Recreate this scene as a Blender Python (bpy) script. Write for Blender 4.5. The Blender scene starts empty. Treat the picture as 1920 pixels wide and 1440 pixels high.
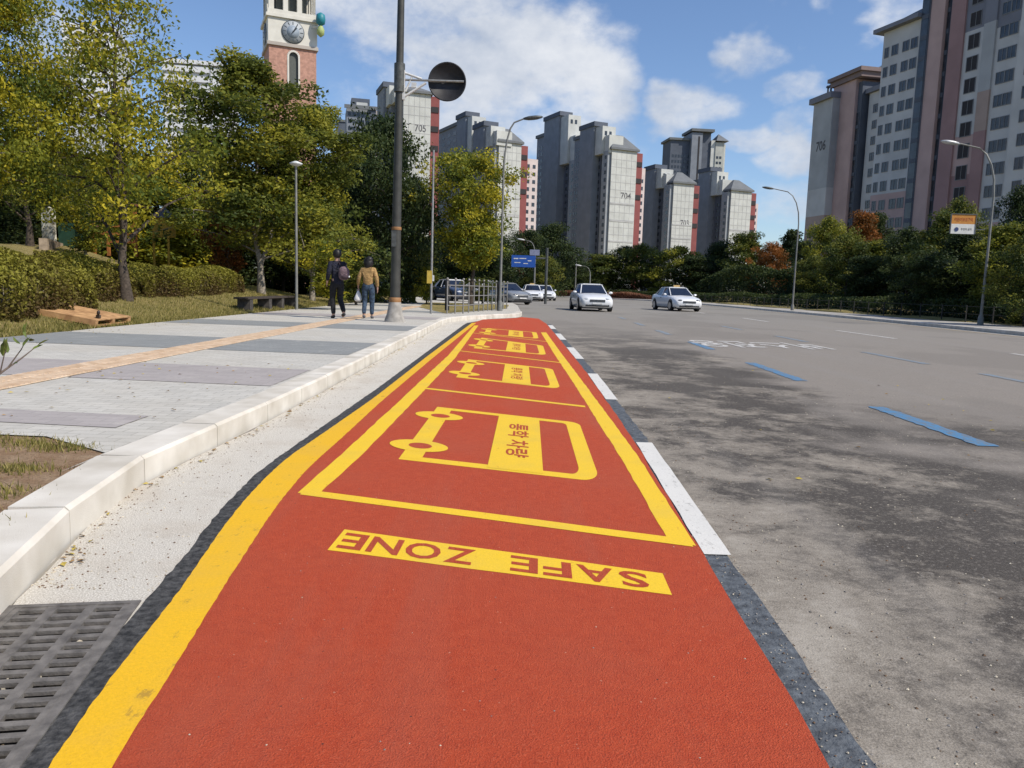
import bpy, bmesh, math, random
import numpy as np
from mathutils import Vector, Matrix
from mathutils.geometry import tessellate_polygon
random.seed(7); RNG = np.random.default_rng(7)
S = bpy.context.scene; COL = S.collection
# ------------------------------------------------------------------ camera
F = 1450.0; ROLL = 0.03; CAMH = 1.1; PITCH = math.atan(180 / F)
fw = Vector((0, math.cos(PITCH), -math.sin(PITCH)))
u0 = Vector((0, math.sin(PITCH), math.cos(PITCH))); r0 = Vector((1, 0, 0))
rt = r0 * math.cos(ROLL) + u0 * math.sin(ROLL); up = -r0 * math.sin(ROLL) + u0 * math.cos(ROLL)
cd = bpy.data.cameras.new('camera'); cam = bpy.data.objects.new('camera', cd); COL.objects.link(cam)
cam.matrix_world = Matrix(((rt.x, up.x, -fw.x, 0), (rt.y, up.y, -fw.y, 0), (rt.z, up.z, -fw.z, CAMH), (0, 0, 0, 1)))
cd.sensor_width = 36; cd.lens = F / 1920 * 36; cd.clip_start = 0.05; cd.clip_end = 5000
S.camera = cam
def ray(px, py): return fw + rt * ((px - 960) / F) + up * ((720 - py) / F)
def G(px, py, z=0.0):                       # where a sight line meets the level z
    d = ray(px, py); t = (z - CAMH) / d.z; return (d.x * t, d.y * t)
def P(px, py, Y):                           # where a sight line reaches depth Y
    d = ray(px, py); t = Y / d.y; return Vector((d.x * t, Y, CAMH + d.z * t))
# ------------------------------------------------------------------ light
SUN_EL = math.radians(47); SUN_AZ = math.radians(118)     # azimuth clockwise from +Y
sd = Vector((math.sin(SUN_AZ) * math.cos(SUN_EL), math.cos(SUN_AZ) * math.cos(SUN_EL), math.sin(SUN_EL)))
sl = bpy.data.lights.new('sun', 'SUN'); sun = bpy.data.objects.new('sun', sl); COL.objects.link(sun)
sl.energy = 4.6; sl.angle = math.radians(0.53); sl.color = (1, 0.925, 0.81)
sun.rotation_euler = sd.to_track_quat('Z', 'Y').to_euler()
W = bpy.data.worlds.new('World'); S.world = W; W.use_nodes = True
S.view_settings.view_transform = 'Standard'; S.view_settings.look = 'None'
S.view_settings.exposure = 0.12; S.view_settings.gamma = 1.0; S.view_settings.use_curve_mapping = False
S.render.engine = 'CYCLES'; S.cycles.max_bounces = 6; S.cycles.transparent_max_bounces = 8
def world():
    nt = W.node_tree; N = nt.nodes; L = nt.links; N.clear()
    out = N.new('ShaderNodeOutputWorld'); bg = N.new('ShaderNodeBackground'); bg.inputs[1].default_value = 0.125
    sky = N.new('ShaderNodeTexSky'); sky.sky_type = 'NISHITA'; sky.sun_disc = False
    sky.sun_elevation = SUN_EL; sky.sun_rotation = SUN_AZ
    sky.air_density = 1.0; sky.dust_density = 0.4; sky.ozone_density = 3.5
    tc = N.new('ShaderNodeTexCoord'); D = tc.outputs['Generated']
    def vm(op, a, b=None):
        n = N.new('ShaderNodeVectorMath'); n.operation = op
        for i, v in enumerate((a, b)):
            if v is None: continue
            if hasattr(v, 'links'): L.new(v, n.inputs[i])
            else: n.inputs[i].default_value = v
        return n
    def ma(op, a, b=None, c=None, clamp=False):
        n = N.new('ShaderNodeMath'); n.operation = op; n.use_clamp = clamp
        for i, v in enumerate((a, b, c)):
            if v is None: continue
            if hasattr(v, 'links'): L.new(v, n.inputs[i])
            else: n.inputs[i].default_value = v
        return n.outputs[0]
    def noise(scale, det, off=(0, 0, 0), vec=None, rough=0.6):
        mp = N.new('ShaderNodeMapping'); L.new(vec or D, mp.inputs[0]); mp.inputs['Location'].default_value = off
        mp.inputs['Scale'].default_value = (1, 1, 1.5)
        n = N.new('ShaderNodeTexNoise'); n.inputs['Scale'].default_value = scale; n.inputs['Detail'].default_value = det
        n.inputs['Roughness'].default_value = rough; L.new(mp.outputs[0], n.inputs['Vector']); return n
    # soft banks of cumulus, each with its own bearing, width and height
    blobs = [(780, 20, 270, 120, 1.0), (960, 120, 260, 120, 1.15), (860, 200, 190, 95, .95), (1110, 190, 125, 85, 1.0),
             (720, 110, 130, 80, .6), (1050, 250, 170, 60, .8), (690, 190, 110, 60, .5), (1295, 205, 92, 58, 1.0), (1410, 125, 85, 46, .95),
             (1460, 190, 95, 36, .95), (1515, 95, 26, 34, .45), (1700, 20, 80, 80, .85), (1660, 80, 50, 50, .5), (1405, 275, 75, 32, .85),
             (1475, 300, 60, 58, .8), (1480, 240, 80, 32, .75), (1100, 20, 60, 22, .4), (1550, 8, 40, 20, .35), (1320, 240, 90, 20, .4),
             (150, 90, 150, 80, .7), (250, 330, 300, 60, .5), (640, 310, 160, 50, .4), (1400, 390, 200, 50, .6),
             (-500, 60, 300, 160, .9), (2500, 100, 300, 130, .9), (3100, -200, 300, 160, .8), (-1300, -300, 300, 200, .8), (700, -700, 350, 160, .7), (1700, -900, 300, 160, .7)]
    dist = noise(5.5, 4, (3, 1, 7)); dv = vm('SUBTRACT', dist.outputs['Color'], (.5, .5, .5)); dv2 = vm('MULTIPLY', dv.outputs[0], (.20, .20, .13))
    DD = vm('ADD', D, dv2.outputs[0]).outputs[0]
    fld = None; low = None
    for (px, py, a, b, s) in blobs:
        c = ray(px, py).normalized(); rr = Vector((c.y, -c.x, 0)).normalized(); uu = rr.cross(c).normalized()
        k = c.dot(fw)
        x = vm('DOT_PRODUCT', DD, tuple(rr * (F / a / k))).outputs['Value']; y = vm('DOT_PRODUCT', DD, tuple(uu * (F / b / k))).outputs['Value']
        y = ma('SUBTRACT', y, uu.dot(c) * F / b)
        z = vm('DOT_PRODUCT', D, tuple(c)).outputs['Value']
        r2 = ma('ADD', ma('MULTIPLY', x, x), ma('MULTIPLY', y, y))
        m = ma('MULTIPLY', ma('MULTIPLY', ma('SUBTRACT', 1.25, r2, clamp=True), s), ma('GREATER_THAN', z, 0))
        fld = m if fld is None else ma('MAXIMUM', fld, m)
    n1 = noise(6.5, 8, (0, 0, 0), rough=.62); n2 = noise(17, 6, (5, 2, 1), rough=.6)
    det = ma('ADD', ma('MULTIPLY', n1.outputs[0], 2.1), ma('MULTIPLY', n2.outputs[0], .9))
    f = ma('SUBTRACT', ma('ADD', ma('MULTIPLY', fld, .95), det), 1.745)
    cov = N.new('ShaderNodeMapRange'); cov.interpolation_type = 'SMOOTHSTEP'; L.new(f, cov.inputs[0])
    cov.inputs[1].default_value = .0; cov.inputs[2].default_value = .95
    n3 = noise(5.0, 5, (9, 4, 2)); sh = N.new('ShaderNodeMapRange'); L.new(ma('ADD', ma('MULTIPLY', n3.outputs[0], .8), ma('MULTIPLY', n2.outputs[0], .35)), sh.inputs[0])
    sh.inputs[1].default_value = .38; sh.inputs[2].default_value = .72
    cc = N.new('ShaderNodeMix'); cc.data_type = 'RGBA'; L.new(sh.outputs[0], cc.inputs[0])
    cc.inputs[6].default_value = (3.3, 3.8, 4.7, 1); cc.inputs[7].default_value = (6.6, 6.7, 6.9, 1)
    tint = N.new('ShaderNodeMix'); tint.data_type = 'RGBA'; tint.blend_type = 'MULTIPLY'; tint.inputs[0].default_value = 1
    L.new(sky.outputs[0], tint.inputs[6]); tint.inputs[7].default_value = (.95, 0.98, 1.06, 1)
    mx = N.new('ShaderNodeMix'); mx.data_type = 'RGBA'; L.new(ma('MULTIPLY', cov.outputs[0], .93), mx.inputs[0])
    L.new(tint.outputs[2], mx.inputs[6]); L.new(cc.outputs[2], mx.inputs[7])
    L.new(mx.outputs[2], bg.inputs[0]); L.new(bg.outputs[0], out.inputs[0])
world()
# ------------------------------------------------------------------ materials
MATS = {}
def mat(name, col, rough=.8, metal=0, var=.12, scale=8, bump=.0, bscale=60, col2=None, f2=None, spec=.4, coat=0, builder=None, detail=5):
    if name in MATS: return MATS[name]
    m = bpy.data.materials.new(name); m.use_nodes = True; nt = m.node_tree; N = nt.nodes; L = nt.links
    b = N['Principled BSDF']; b.inputs['Roughness'].default_value = rough; b.inputs['Metallic'].default_value = metal
    b.inputs['Specular IOR Level'].default_value = spec; b.inputs['Coat Weight'].default_value = coat
    geo = N.new('ShaderNodeNewGeometry')
    n = N.new('ShaderNodeTexNoise'); n.inputs['Scale'].default_value = scale; n.inputs['Detail'].default_value = detail; L.new(geo.outputs['Position'], n.inputs['Vector'])
    cr = N.new('ShaderNodeValToRGB'); L.new(n.outputs[0], cr.inputs[0])
    c2 = col2 or tuple(c * (1 - var * 1.6) for c in col)
    cr.color_ramp.elements[0].position = .33; cr.color_ramp.elements[0].color = (*c2, 1)
    cr.color_ramp.elements[1].position = .67; cr.color_ramp.elements[1].color = (*[min(1, c * (1 + var)) for c in col], 1)
    L.new(cr.outputs[0], b.inputs['Base Color'])
    if bump:
        n2 = N.new('ShaderNodeTexNoise'); n2.inputs['Scale'].default_value = bscale; n2.inputs['Detail'].default_value = 3; L.new(geo.outputs['Position'], n2.inputs['Vector'])
        bp = N.new('ShaderNodeBump'); bp.inputs['Strength'].default_value = bump; bp.inputs['Distance'].default_value = .01
        L.new(n2.outputs[0], bp.inputs['Height']); L.new(bp.outputs[0], b.inputs['Normal'])
    if name in ('navy_coat', 'black_trousers', 'mustard_jacket', 'blue_jeans', 'mauve_backpack'):
        fo = nnoise(nt, geo, 7, 4, (1, 1, 2.2), .6, 0, 1.2); relight_bump(nt, b, fo, 1.0, .06)
    if builder: builder(nt, b, cr, geo)
    MATS[name] = m; return m
def nmix(nt, fac, a, b, blend='MIX'):
    x = nt.nodes.new('ShaderNodeMix'); x.data_type = 'RGBA'; x.blend_type = blend
    for i, v in ((0, fac), (6, a), (7, b)):
        if hasattr(v, 'links'): nt.links.new(v, x.inputs[i])
        else: x.inputs[i].default_value = v if i == 0 else (*v, 1)
    return x.outputs[2]
def nnoise(nt, geo, scale, det=4, sc=(1, 1, 1), rough=.55, rot=0, dist=0):
    mp = nt.nodes.new('ShaderNodeMapping'); nt.links.new(geo.outputs['Position'], mp.inputs[0]); mp.inputs['Scale'].default_value = sc; mp.inputs['Rotation'].default_value = (0, 0, rot)
    n = nt.nodes.new('ShaderNodeTexNoise'); n.inputs['Scale'].default_value = scale; n.inputs['Detail'].default_value = det; n.inputs['Roughness'].default_value = rough
    n.inputs['Distortion'].default_value = dist
    nt.links.new(mp.outputs[0], n.inputs['Vector']); return n.outputs[0]
def nrange(nt, v, a, b, c=0, d=1):
    m = nt.nodes.new('ShaderNodeMapRange'); nt.links.new(v, m.inputs[0])
    for i, x in enumerate((a, b, c, d)): m.inputs[i + 1].default_value = x
    return m.outputs[0]
def nmath(nt, op, a, b=None, clamp=False):
    n = nt.nodes.new('ShaderNodeMath'); n.operation = op; n.use_clamp = clamp
    for i, v in enumerate((a, b)):
        if v is None: continue
        if hasattr(v, 'links'): nt.links.new(v, n.inputs[i])
        else: n.inputs[i].default_value = v
    return n.outputs[0]
def relight_bump(nt, b, h, strength=.5, dist=.01):
    bp = nt.nodes.new('ShaderNodeBump'); bp.inputs['Strength'].default_value = strength; bp.inputs['Distance'].default_value = dist
    nt.links.new(h, bp.inputs['Height']); nt.links.new(bp.outputs[0], b.inputs['Normal'])

def b_road(nt, b, cr, geo):
    sep = nt.nodes.new('ShaderNodeSeparateXYZ'); nt.links.new(geo.outputs['Position'], sep.inputs[0]); X, Y = sep.outputs[0], sep.outputs[1]
    fine = nnoise(nt, geo, 150, 3); med = nnoise(nt, geo, 5, 6)
    c = nmix(nt, nrange(nt, fine, .3, .7), (.155, .137, .118), (.305, .272, .236))
    c = nmix(nt, nrange(nt, med, .35, .7), c, (.215, .192, .167))
    # irregular dark patch broken up by pale streaks, only near the bay
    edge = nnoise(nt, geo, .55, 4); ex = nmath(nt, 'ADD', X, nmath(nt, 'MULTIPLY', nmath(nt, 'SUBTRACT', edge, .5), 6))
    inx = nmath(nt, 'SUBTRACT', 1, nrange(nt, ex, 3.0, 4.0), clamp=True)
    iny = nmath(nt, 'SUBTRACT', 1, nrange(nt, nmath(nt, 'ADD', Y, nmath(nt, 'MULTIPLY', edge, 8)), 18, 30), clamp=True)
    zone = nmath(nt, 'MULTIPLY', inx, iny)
    broad = nnoise(nt, geo, .62, 5, (1, .8, 1), .62, .4, .3); mottle = nnoise(nt, geo, 2.4, 10, (1, 1.0, 1), .74, .5, .4); micro = nnoise(nt, geo, 11, 6, (1, 1, 1), .75)
    mixd = nmath(nt, 'ADD', nmath(nt, 'ADD', nmath(nt, 'MULTIPLY', broad, .62), nmath(nt, 'MULTIPLY', mottle, .52)), nmath(nt, 'MULTIPLY', micro, .24))
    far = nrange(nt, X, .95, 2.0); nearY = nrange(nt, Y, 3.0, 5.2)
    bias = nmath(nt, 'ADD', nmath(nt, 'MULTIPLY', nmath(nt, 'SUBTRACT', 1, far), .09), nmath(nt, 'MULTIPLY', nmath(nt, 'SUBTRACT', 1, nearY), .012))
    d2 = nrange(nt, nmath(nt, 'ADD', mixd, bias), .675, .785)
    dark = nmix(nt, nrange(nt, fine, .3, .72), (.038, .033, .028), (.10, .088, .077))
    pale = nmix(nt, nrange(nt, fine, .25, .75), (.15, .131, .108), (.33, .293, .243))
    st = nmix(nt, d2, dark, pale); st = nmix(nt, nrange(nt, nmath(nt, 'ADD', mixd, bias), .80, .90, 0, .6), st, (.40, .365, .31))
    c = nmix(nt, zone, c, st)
    spk = nt.nodes.new('ShaderNodeTexVoronoi'); spk.inputs['Scale'].default_value = 26; nt.links.new(geo.outputs['Position'], spk.inputs['Vector'])
    c = nmix(nt, nmath(nt, 'LESS_THAN', spk.outputs['Distance'], .045), c, (.05, .04, .035))
    ag = nnoise(nt, geo, 42, 4, rough=.8); c = nmix(nt, nrange(nt, ag, .54, .68, 0, .5), c, (.38, .345, .30)); c = nmix(nt, nrange(nt, ag, .44, .32, 0, .5), c, (.05, .045, .04))
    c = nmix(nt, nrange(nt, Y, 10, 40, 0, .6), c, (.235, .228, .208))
    pa_ = nnoise(nt, geo, .22, 3, (1, .5, 1)); c = nmix(nt, nrange(nt, pa_, .52, .56, 0, .22), c, (.12, .108, .095))
    # long worn wheel paths
    wp = nnoise(nt, geo, 1.0, 3, (1.1, .05, 1)); c = nmix(nt, nrange(nt, wp, .55, .75, 0, .35), c, (.25, .235, .22))
    nt.links.new(c, b.inputs['Base Color']); relight_bump(nt, b, fine, .55, .006)
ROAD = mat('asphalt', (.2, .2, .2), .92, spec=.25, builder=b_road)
def b_red(nt, b, cr, geo):
    fine = nnoise(nt, geo, 210, 3); med = nnoise(nt, geo, 22, 6); big = nnoise(nt, geo, 1.3, 6)
    c = nmix(nt, nrange(nt, med, .3, .7), (.42, .048, .012), (.49, .066, .018))
    grit = nnoise(nt, geo, 95, 5, rough=.8); c = nmix(nt, nrange(nt, grit, .56, .70, 0, .75), c, (.60, .15, .075)); c = nmix(nt, nrange(nt, grit, .44, .32, 0, .75), c, (.17, .02, .010))
    c = nmix(nt, nrange(nt, fine, .52, .80, 0, .65), c, (.58, .13, .06))
    c = nmix(nt, nrange(nt, fine, .40, .22, 0, .8), c, (.20, .02, .012))
    c = nmix(nt, nrange(nt, big, .45, .72, 0, .45), c, (.42, .085, .038))
    tr = nnoise(nt, geo, 1.0, 5, (3.2, .22, 1), rough=.6); c = nmix(nt, nrange(nt, tr, .52, .70, 0, .35), c, (.40, .105, .06))
    v = nt.nodes.new('ShaderNodeTexVoronoi'); v.inputs['Scale'].default_value = 16; nt.links.new(geo.outputs['Position'], v.inputs['Vector'])
    c = nmix(nt, nmath(nt, 'LESS_THAN', v.outputs['Distance'], .05), c, (.55, .22, .14))
    v2 = nt.nodes.new('ShaderNodeTexVoronoi'); v2.inputs['Scale'].default_value = 11; v2.inputs['Randomness'].default_value = 1; nt.links.new(geo.outputs['Position'], v2.inputs['Vector'])
    c = nmix(nt, nmath(nt, 'LESS_THAN', v2.outputs['Distance'], .035), c, (.10, .03, .02))
    nt.links.new(c, b.inputs['Base Color']); relight_bump(nt, b, nmath(nt, 'ADD', nmath(nt, 'ADD', fine, grit), nmath(nt, 'MULTIPLY', med, .4)), .9, .007)
RED = mat('red_antislip_coat', (.4, .07, .03), .75, spec=.35, builder=b_red)
def paint(name, col, dark, wear=.62):
    def f(nt, b, cr, geo):
        a = nnoise(nt, geo, 90, 4); big = nnoise(nt, geo, 9, 7, rough=.7); fine = nnoise(nt, geo, 230, 2)
        c = nmix(nt, nrange(nt, a, .3, .7), tuple(x * .86 for x in col), col)
        c = nmix(nt, nrange(nt, fine, .52, .75, 0, .45), c, tuple(x * .7 for x in col))
        grime = nnoise(nt, geo, 2.3, 6, rough=.6); c = nmix(nt, nrange(nt, grime, .48, .72, 0, .4), c, tuple(.62 * x + .06 for x in col))
        sc_ = nnoise(nt, geo, 34, 5, (1, .35, 1), rough=.75)
        k = nmath(nt, 'ADD', nmath(nt, 'MULTIPLY', big, .45), nmath(nt, 'MULTIPLY', sc_, .55))
        c = nmix(nt, nrange(nt, k, wear - .04, wear + .02, 0, .85), c, dark)
        nt.links.new(c, b.inputs['Base Color']); relight_bump(nt, b, fine, .35, .005)
    return mat(name, col, .6, builder=f)
YEL = paint('yellow_road_paint', (.80, .455, .010), (.38, .22, .03), .61)
YELN = paint('bright_yellow_road_paint', (.84, .545, .022), (.46, .16, .02), .635)
WHT = paint('white_road_paint', (.70, .68, .63), (.30, .285, .26), .60)
WORN = paint('worn_white_road_paint', (.62, .60, .56), (.27, .25, .23), .54)
BLU = paint('worn_blue_road_paint', (.08, .225, .40), (.16, .165, .17), .525)
BLUW = paint('faded_blue_road_paint', (.17, .25, .33), (.24, .225, .2), .50)
YWORN = paint('worn_yellow_road_paint', (.55, .40, .18), (.26, .24, .2), .5)
def b_gut(nt, b, cr, geo):
    fine = nnoise(nt, geo, 170, 4, rough=.7); med = nnoise(nt, geo, 14, 6); big = nnoise(nt, geo, 2.2, 5)
    c = nmix(nt, nrange(nt, fine, .35, .68), (.33, .295, .24), (.80, .765, .69))
    c = nmix(nt, nrange(nt, med, .6, .8, 0, .6), c, (.42, .38, .31))
    c = nmix(nt, nrange(nt, big, .5, .75, 0, .5), c, (.42, .35, .27)); ck = nnoise(nt, geo, 4.5, 9, rough=.75); c = nmix(nt, nrange(nt, ck, .56, .66, 0, .3), c, (.33, .29, .24))
    v = nt.nodes.new('ShaderNodeTexVoronoi'); v.inputs['Scale'].default_value = 24; nt.links.new(geo.outputs['Position'], v.inputs['Vector'])
    c = nmix(nt, nmath(nt, 'LESS_THAN', v.outputs['Distance'], .06), c, (.14, .11, .08))
    nt.links.new(c, b.inputs['Base Color']); relight_bump(nt, b, nmath(nt, 'ADD', fine, med), .6, .008)
GUT = mat('gutter_concrete', (.6, .58, .54), .9, spec=.2, builder=b_gut)
KERB = mat('kerb_stone', (.63, .595, .53), .85, var=.06, scale=3, bump=.2, bscale=200, col2=(.48, .44, .37), detail=9)
def pavers(name, col, joint, sx=5, warm=None):
    def f(nt, b, cr, geo):
        br = nt.nodes.new('ShaderNodeTexBrick'); nt.links.new(geo.outputs['Position'], br.inputs['Vector']); br.inputs['Scale'].default_value = 1
        br.inputs['Brick Width'].default_value = .2; br.inputs['Row Height'].default_value = .1; br.inputs['Mortar Size'].default_value = .0035; br.inputs['Bias'].default_value = 0
        br.inputs['Color1'].default_value = (*col, 1); br.inputs['Color2'].default_value = (*[c * .86 for c in col], 1); br.inputs['Mortar'].default_value = (*joint, 1)
        big = nnoise(nt, geo, .8, 6); fine = nnoise(nt, geo, 120, 3)
        c = nmix(nt, nrange(nt, big, .42, .75, 0, .6), br.outputs['Color'], warm or tuple(x * .9 for x in col))
        c = nmix(nt, nrange(nt, fine, .35, .65, .12, 0), c, (.1, .1, .1)); sp_ = nnoise(nt, geo, 2.8, 8, (1, .6, 1), .75); c = nmix(nt, nrange(nt, sp_, .55, .72, 0, .35), c, tuple(x * .55 for x in col)); c = nmix(nt, nrange(nt, sp_, .42, .30, 0, .35), c, (.60, .57, .50))
        nt.links.new(c, b.inputs['Base Color'])
        relight_bump(nt, b, nmath(nt, 'ADD', nmath(nt, 'MULTIPLY', nmath(nt, 'SUBTRACT', 1, br.outputs['Fac']), .8), nmath(nt, 'MULTIPLY', fine, .3)), .5, .004)
    return mat(name, col, .85, spec=.25, builder=f)
PAVE = pavers('light_pavers', (.545, .525, .475), (.30, .285, .25), warm=(.45, .41, .34))
PDARK = pavers('dark_grey_pavers', (.27, .28, .275), (.17, .17, .17))
PMAUVE = pavers('mauve_pavers', (.40, .365, .35), (.28, .26, .25))
TACT = mat('tactile_block_clay', (.62, .49, .36), .85, var=.12, scale=7, col2=(.52, .37, .24), bump=.2)
EDGE = mat('fresh_black_asphalt', (.05, .049, .048), .85, var=.6, scale=40, bump=.9, bscale=90, col2=(.016, .016, .016), detail=8)
EDGEB = mat('blue_grey_asphalt_edge', (.088, .098, .108), .75, var=.4, scale=22, bump=.8, bscale=70, col2=(.048, .053, .06), detail=8)
def b_grass(nt, b, cr, geo):
    a = nnoise(nt, geo, 1.1, 8, rough=.7); f = nnoise(nt, geo, 40, 6, rough=.7)
    c = nmix(nt, nrange(nt, a, .38, .62), (.12, .12, .025), (.32, .25, .10))
    c = nmix(nt, nrange(nt, f, .35, .7, 0, .7), c, (.44, .35, .17))
    c = nmix(nt, nrange(nt, f, .48, .3, 0, .7), c, (.05, .055, .015))
    nt.links.new(c, b.inputs['Base Color']); relight_bump(nt, b, f, 1, .06)
GRASS = mat('dry_lawn', (.1, .1, .04), .95, spec=.1, builder=b_grass)
def b_soil(nt, b, cr, geo):
    a = nnoise(nt, geo, 9, 8, rough=.7); f = nnoise(nt, geo, 60, 6, rough=.75)
    c = nmix(nt, nrange(nt, a, .35, .65), (.34, .21, .12), (.50, .36, .235)); c = nmix(nt, nrange(nt, f, .5, .3, 0, .8), c, (.10, .055, .03))
    nt.links.new(c, b.inputs['Base Color']); relight_bump(nt, b, nmath(nt, 'ADD', a, f), 1, .03)
SOIL = mat('bare_soil', (.3, .2, .1), .95, spec=.1, builder=b_soil)
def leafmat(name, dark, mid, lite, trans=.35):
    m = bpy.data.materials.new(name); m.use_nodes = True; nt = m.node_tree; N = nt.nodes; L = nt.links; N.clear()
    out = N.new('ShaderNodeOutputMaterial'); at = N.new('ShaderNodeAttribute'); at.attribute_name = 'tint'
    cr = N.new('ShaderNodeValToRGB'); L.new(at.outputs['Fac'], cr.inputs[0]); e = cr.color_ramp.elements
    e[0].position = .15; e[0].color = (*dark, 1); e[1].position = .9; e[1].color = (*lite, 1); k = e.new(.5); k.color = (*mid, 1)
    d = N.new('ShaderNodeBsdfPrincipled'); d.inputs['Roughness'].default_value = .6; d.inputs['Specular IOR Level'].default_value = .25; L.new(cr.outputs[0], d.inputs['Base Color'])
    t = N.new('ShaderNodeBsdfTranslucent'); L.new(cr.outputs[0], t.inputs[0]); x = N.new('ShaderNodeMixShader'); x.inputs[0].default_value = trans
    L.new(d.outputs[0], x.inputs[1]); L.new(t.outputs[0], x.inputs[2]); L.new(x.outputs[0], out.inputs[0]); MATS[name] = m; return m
LYEL = leafmat('yellowing_leaves', (.075, .11, .018), (.24, .25, .025), (.50, .415, .028), .42)
LTAL = leafmat('olive_green_leaves', (.055, .08, .016), (.155, .175, .025), (.36, .33, .036), .42)
LYG = leafmat('yellow_green_leaves', (.045, .07, .014), (.16, .175, .02), (.38, .31, .025), .4)
LMID = leafmat('mid_green_leaves', (.028, .048, .012), (.085, .11, .02), (.22, .21, .028))
LDRK = leafmat('dark_green_leaves', (.015, .028, .012), (.035, .058, .017), (.08, .10, .024))
LORA = leafmat('orange_leaves', (.07, .045, .012), (.22, .085, .02), (.36, .13, .025))
LHDG = leafmat('hedge_leaves', (.10, .065, .025), (.17, .15, .025), (.30, .28, .04))
LGRS = leafmat('grass_blades', (.10, .11, .02), (.25, .22, .055), (.44, .36, .14))
BARK = mat('bark', (.075, .058, .045), .95, var=.3, scale=18, bump=.8, bscale=40)
BARKL = mat('pale_bark', (.24, .21, .17), .95, var=.3, scale=14, bump=.6, bscale=40)
# ------------------------------------------------------------------ object helpers
def tag(o, label=None, cat=None, group=None, kind=None):
    if label: o['label'] = label
    if cat: o['category'] = cat
    if group: o['group'] = group
    if kind: o['kind'] = kind
    return o
def thing(name, label, cat, loc=(0, 0, 0), rz=0, group=None, scale=None):
    o = bpy.data.objects.new(name, None); COL.objects.link(o); o.location = loc; o.rotation_euler = (0, 0, rz); o.empty_display_size = .2
    if scale: o.scale = scale
    return tag(o, label, cat, group)
def link(name, me, parent=None, m=None, loc=None, rot=None):
    o = bpy.data.objects.new(name, me); COL.objects.link(o)
    if m is not None and not me.materials: me.materials.append(m)
    if parent: o.parent = parent
    if loc is not None: o.location = loc
    if rot is not None: o.rotation_euler = rot
    return o
def pmesh(name, V, Fc, m=None, mi=None, smooth=False):
    me = bpy.data.meshes.new(name); me.from_pydata([tuple(v) for v in V], [], Fc)
    for x in (m if isinstance(m, (list, tuple)) else ([m] if m else [])): me.materials.append(x)
    if mi: me.polygons.foreach_set('material_index', mi)
    if smooth: me.polygons.foreach_set('use_smooth', [True] * len(Fc))
    me.update(); return me
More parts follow.
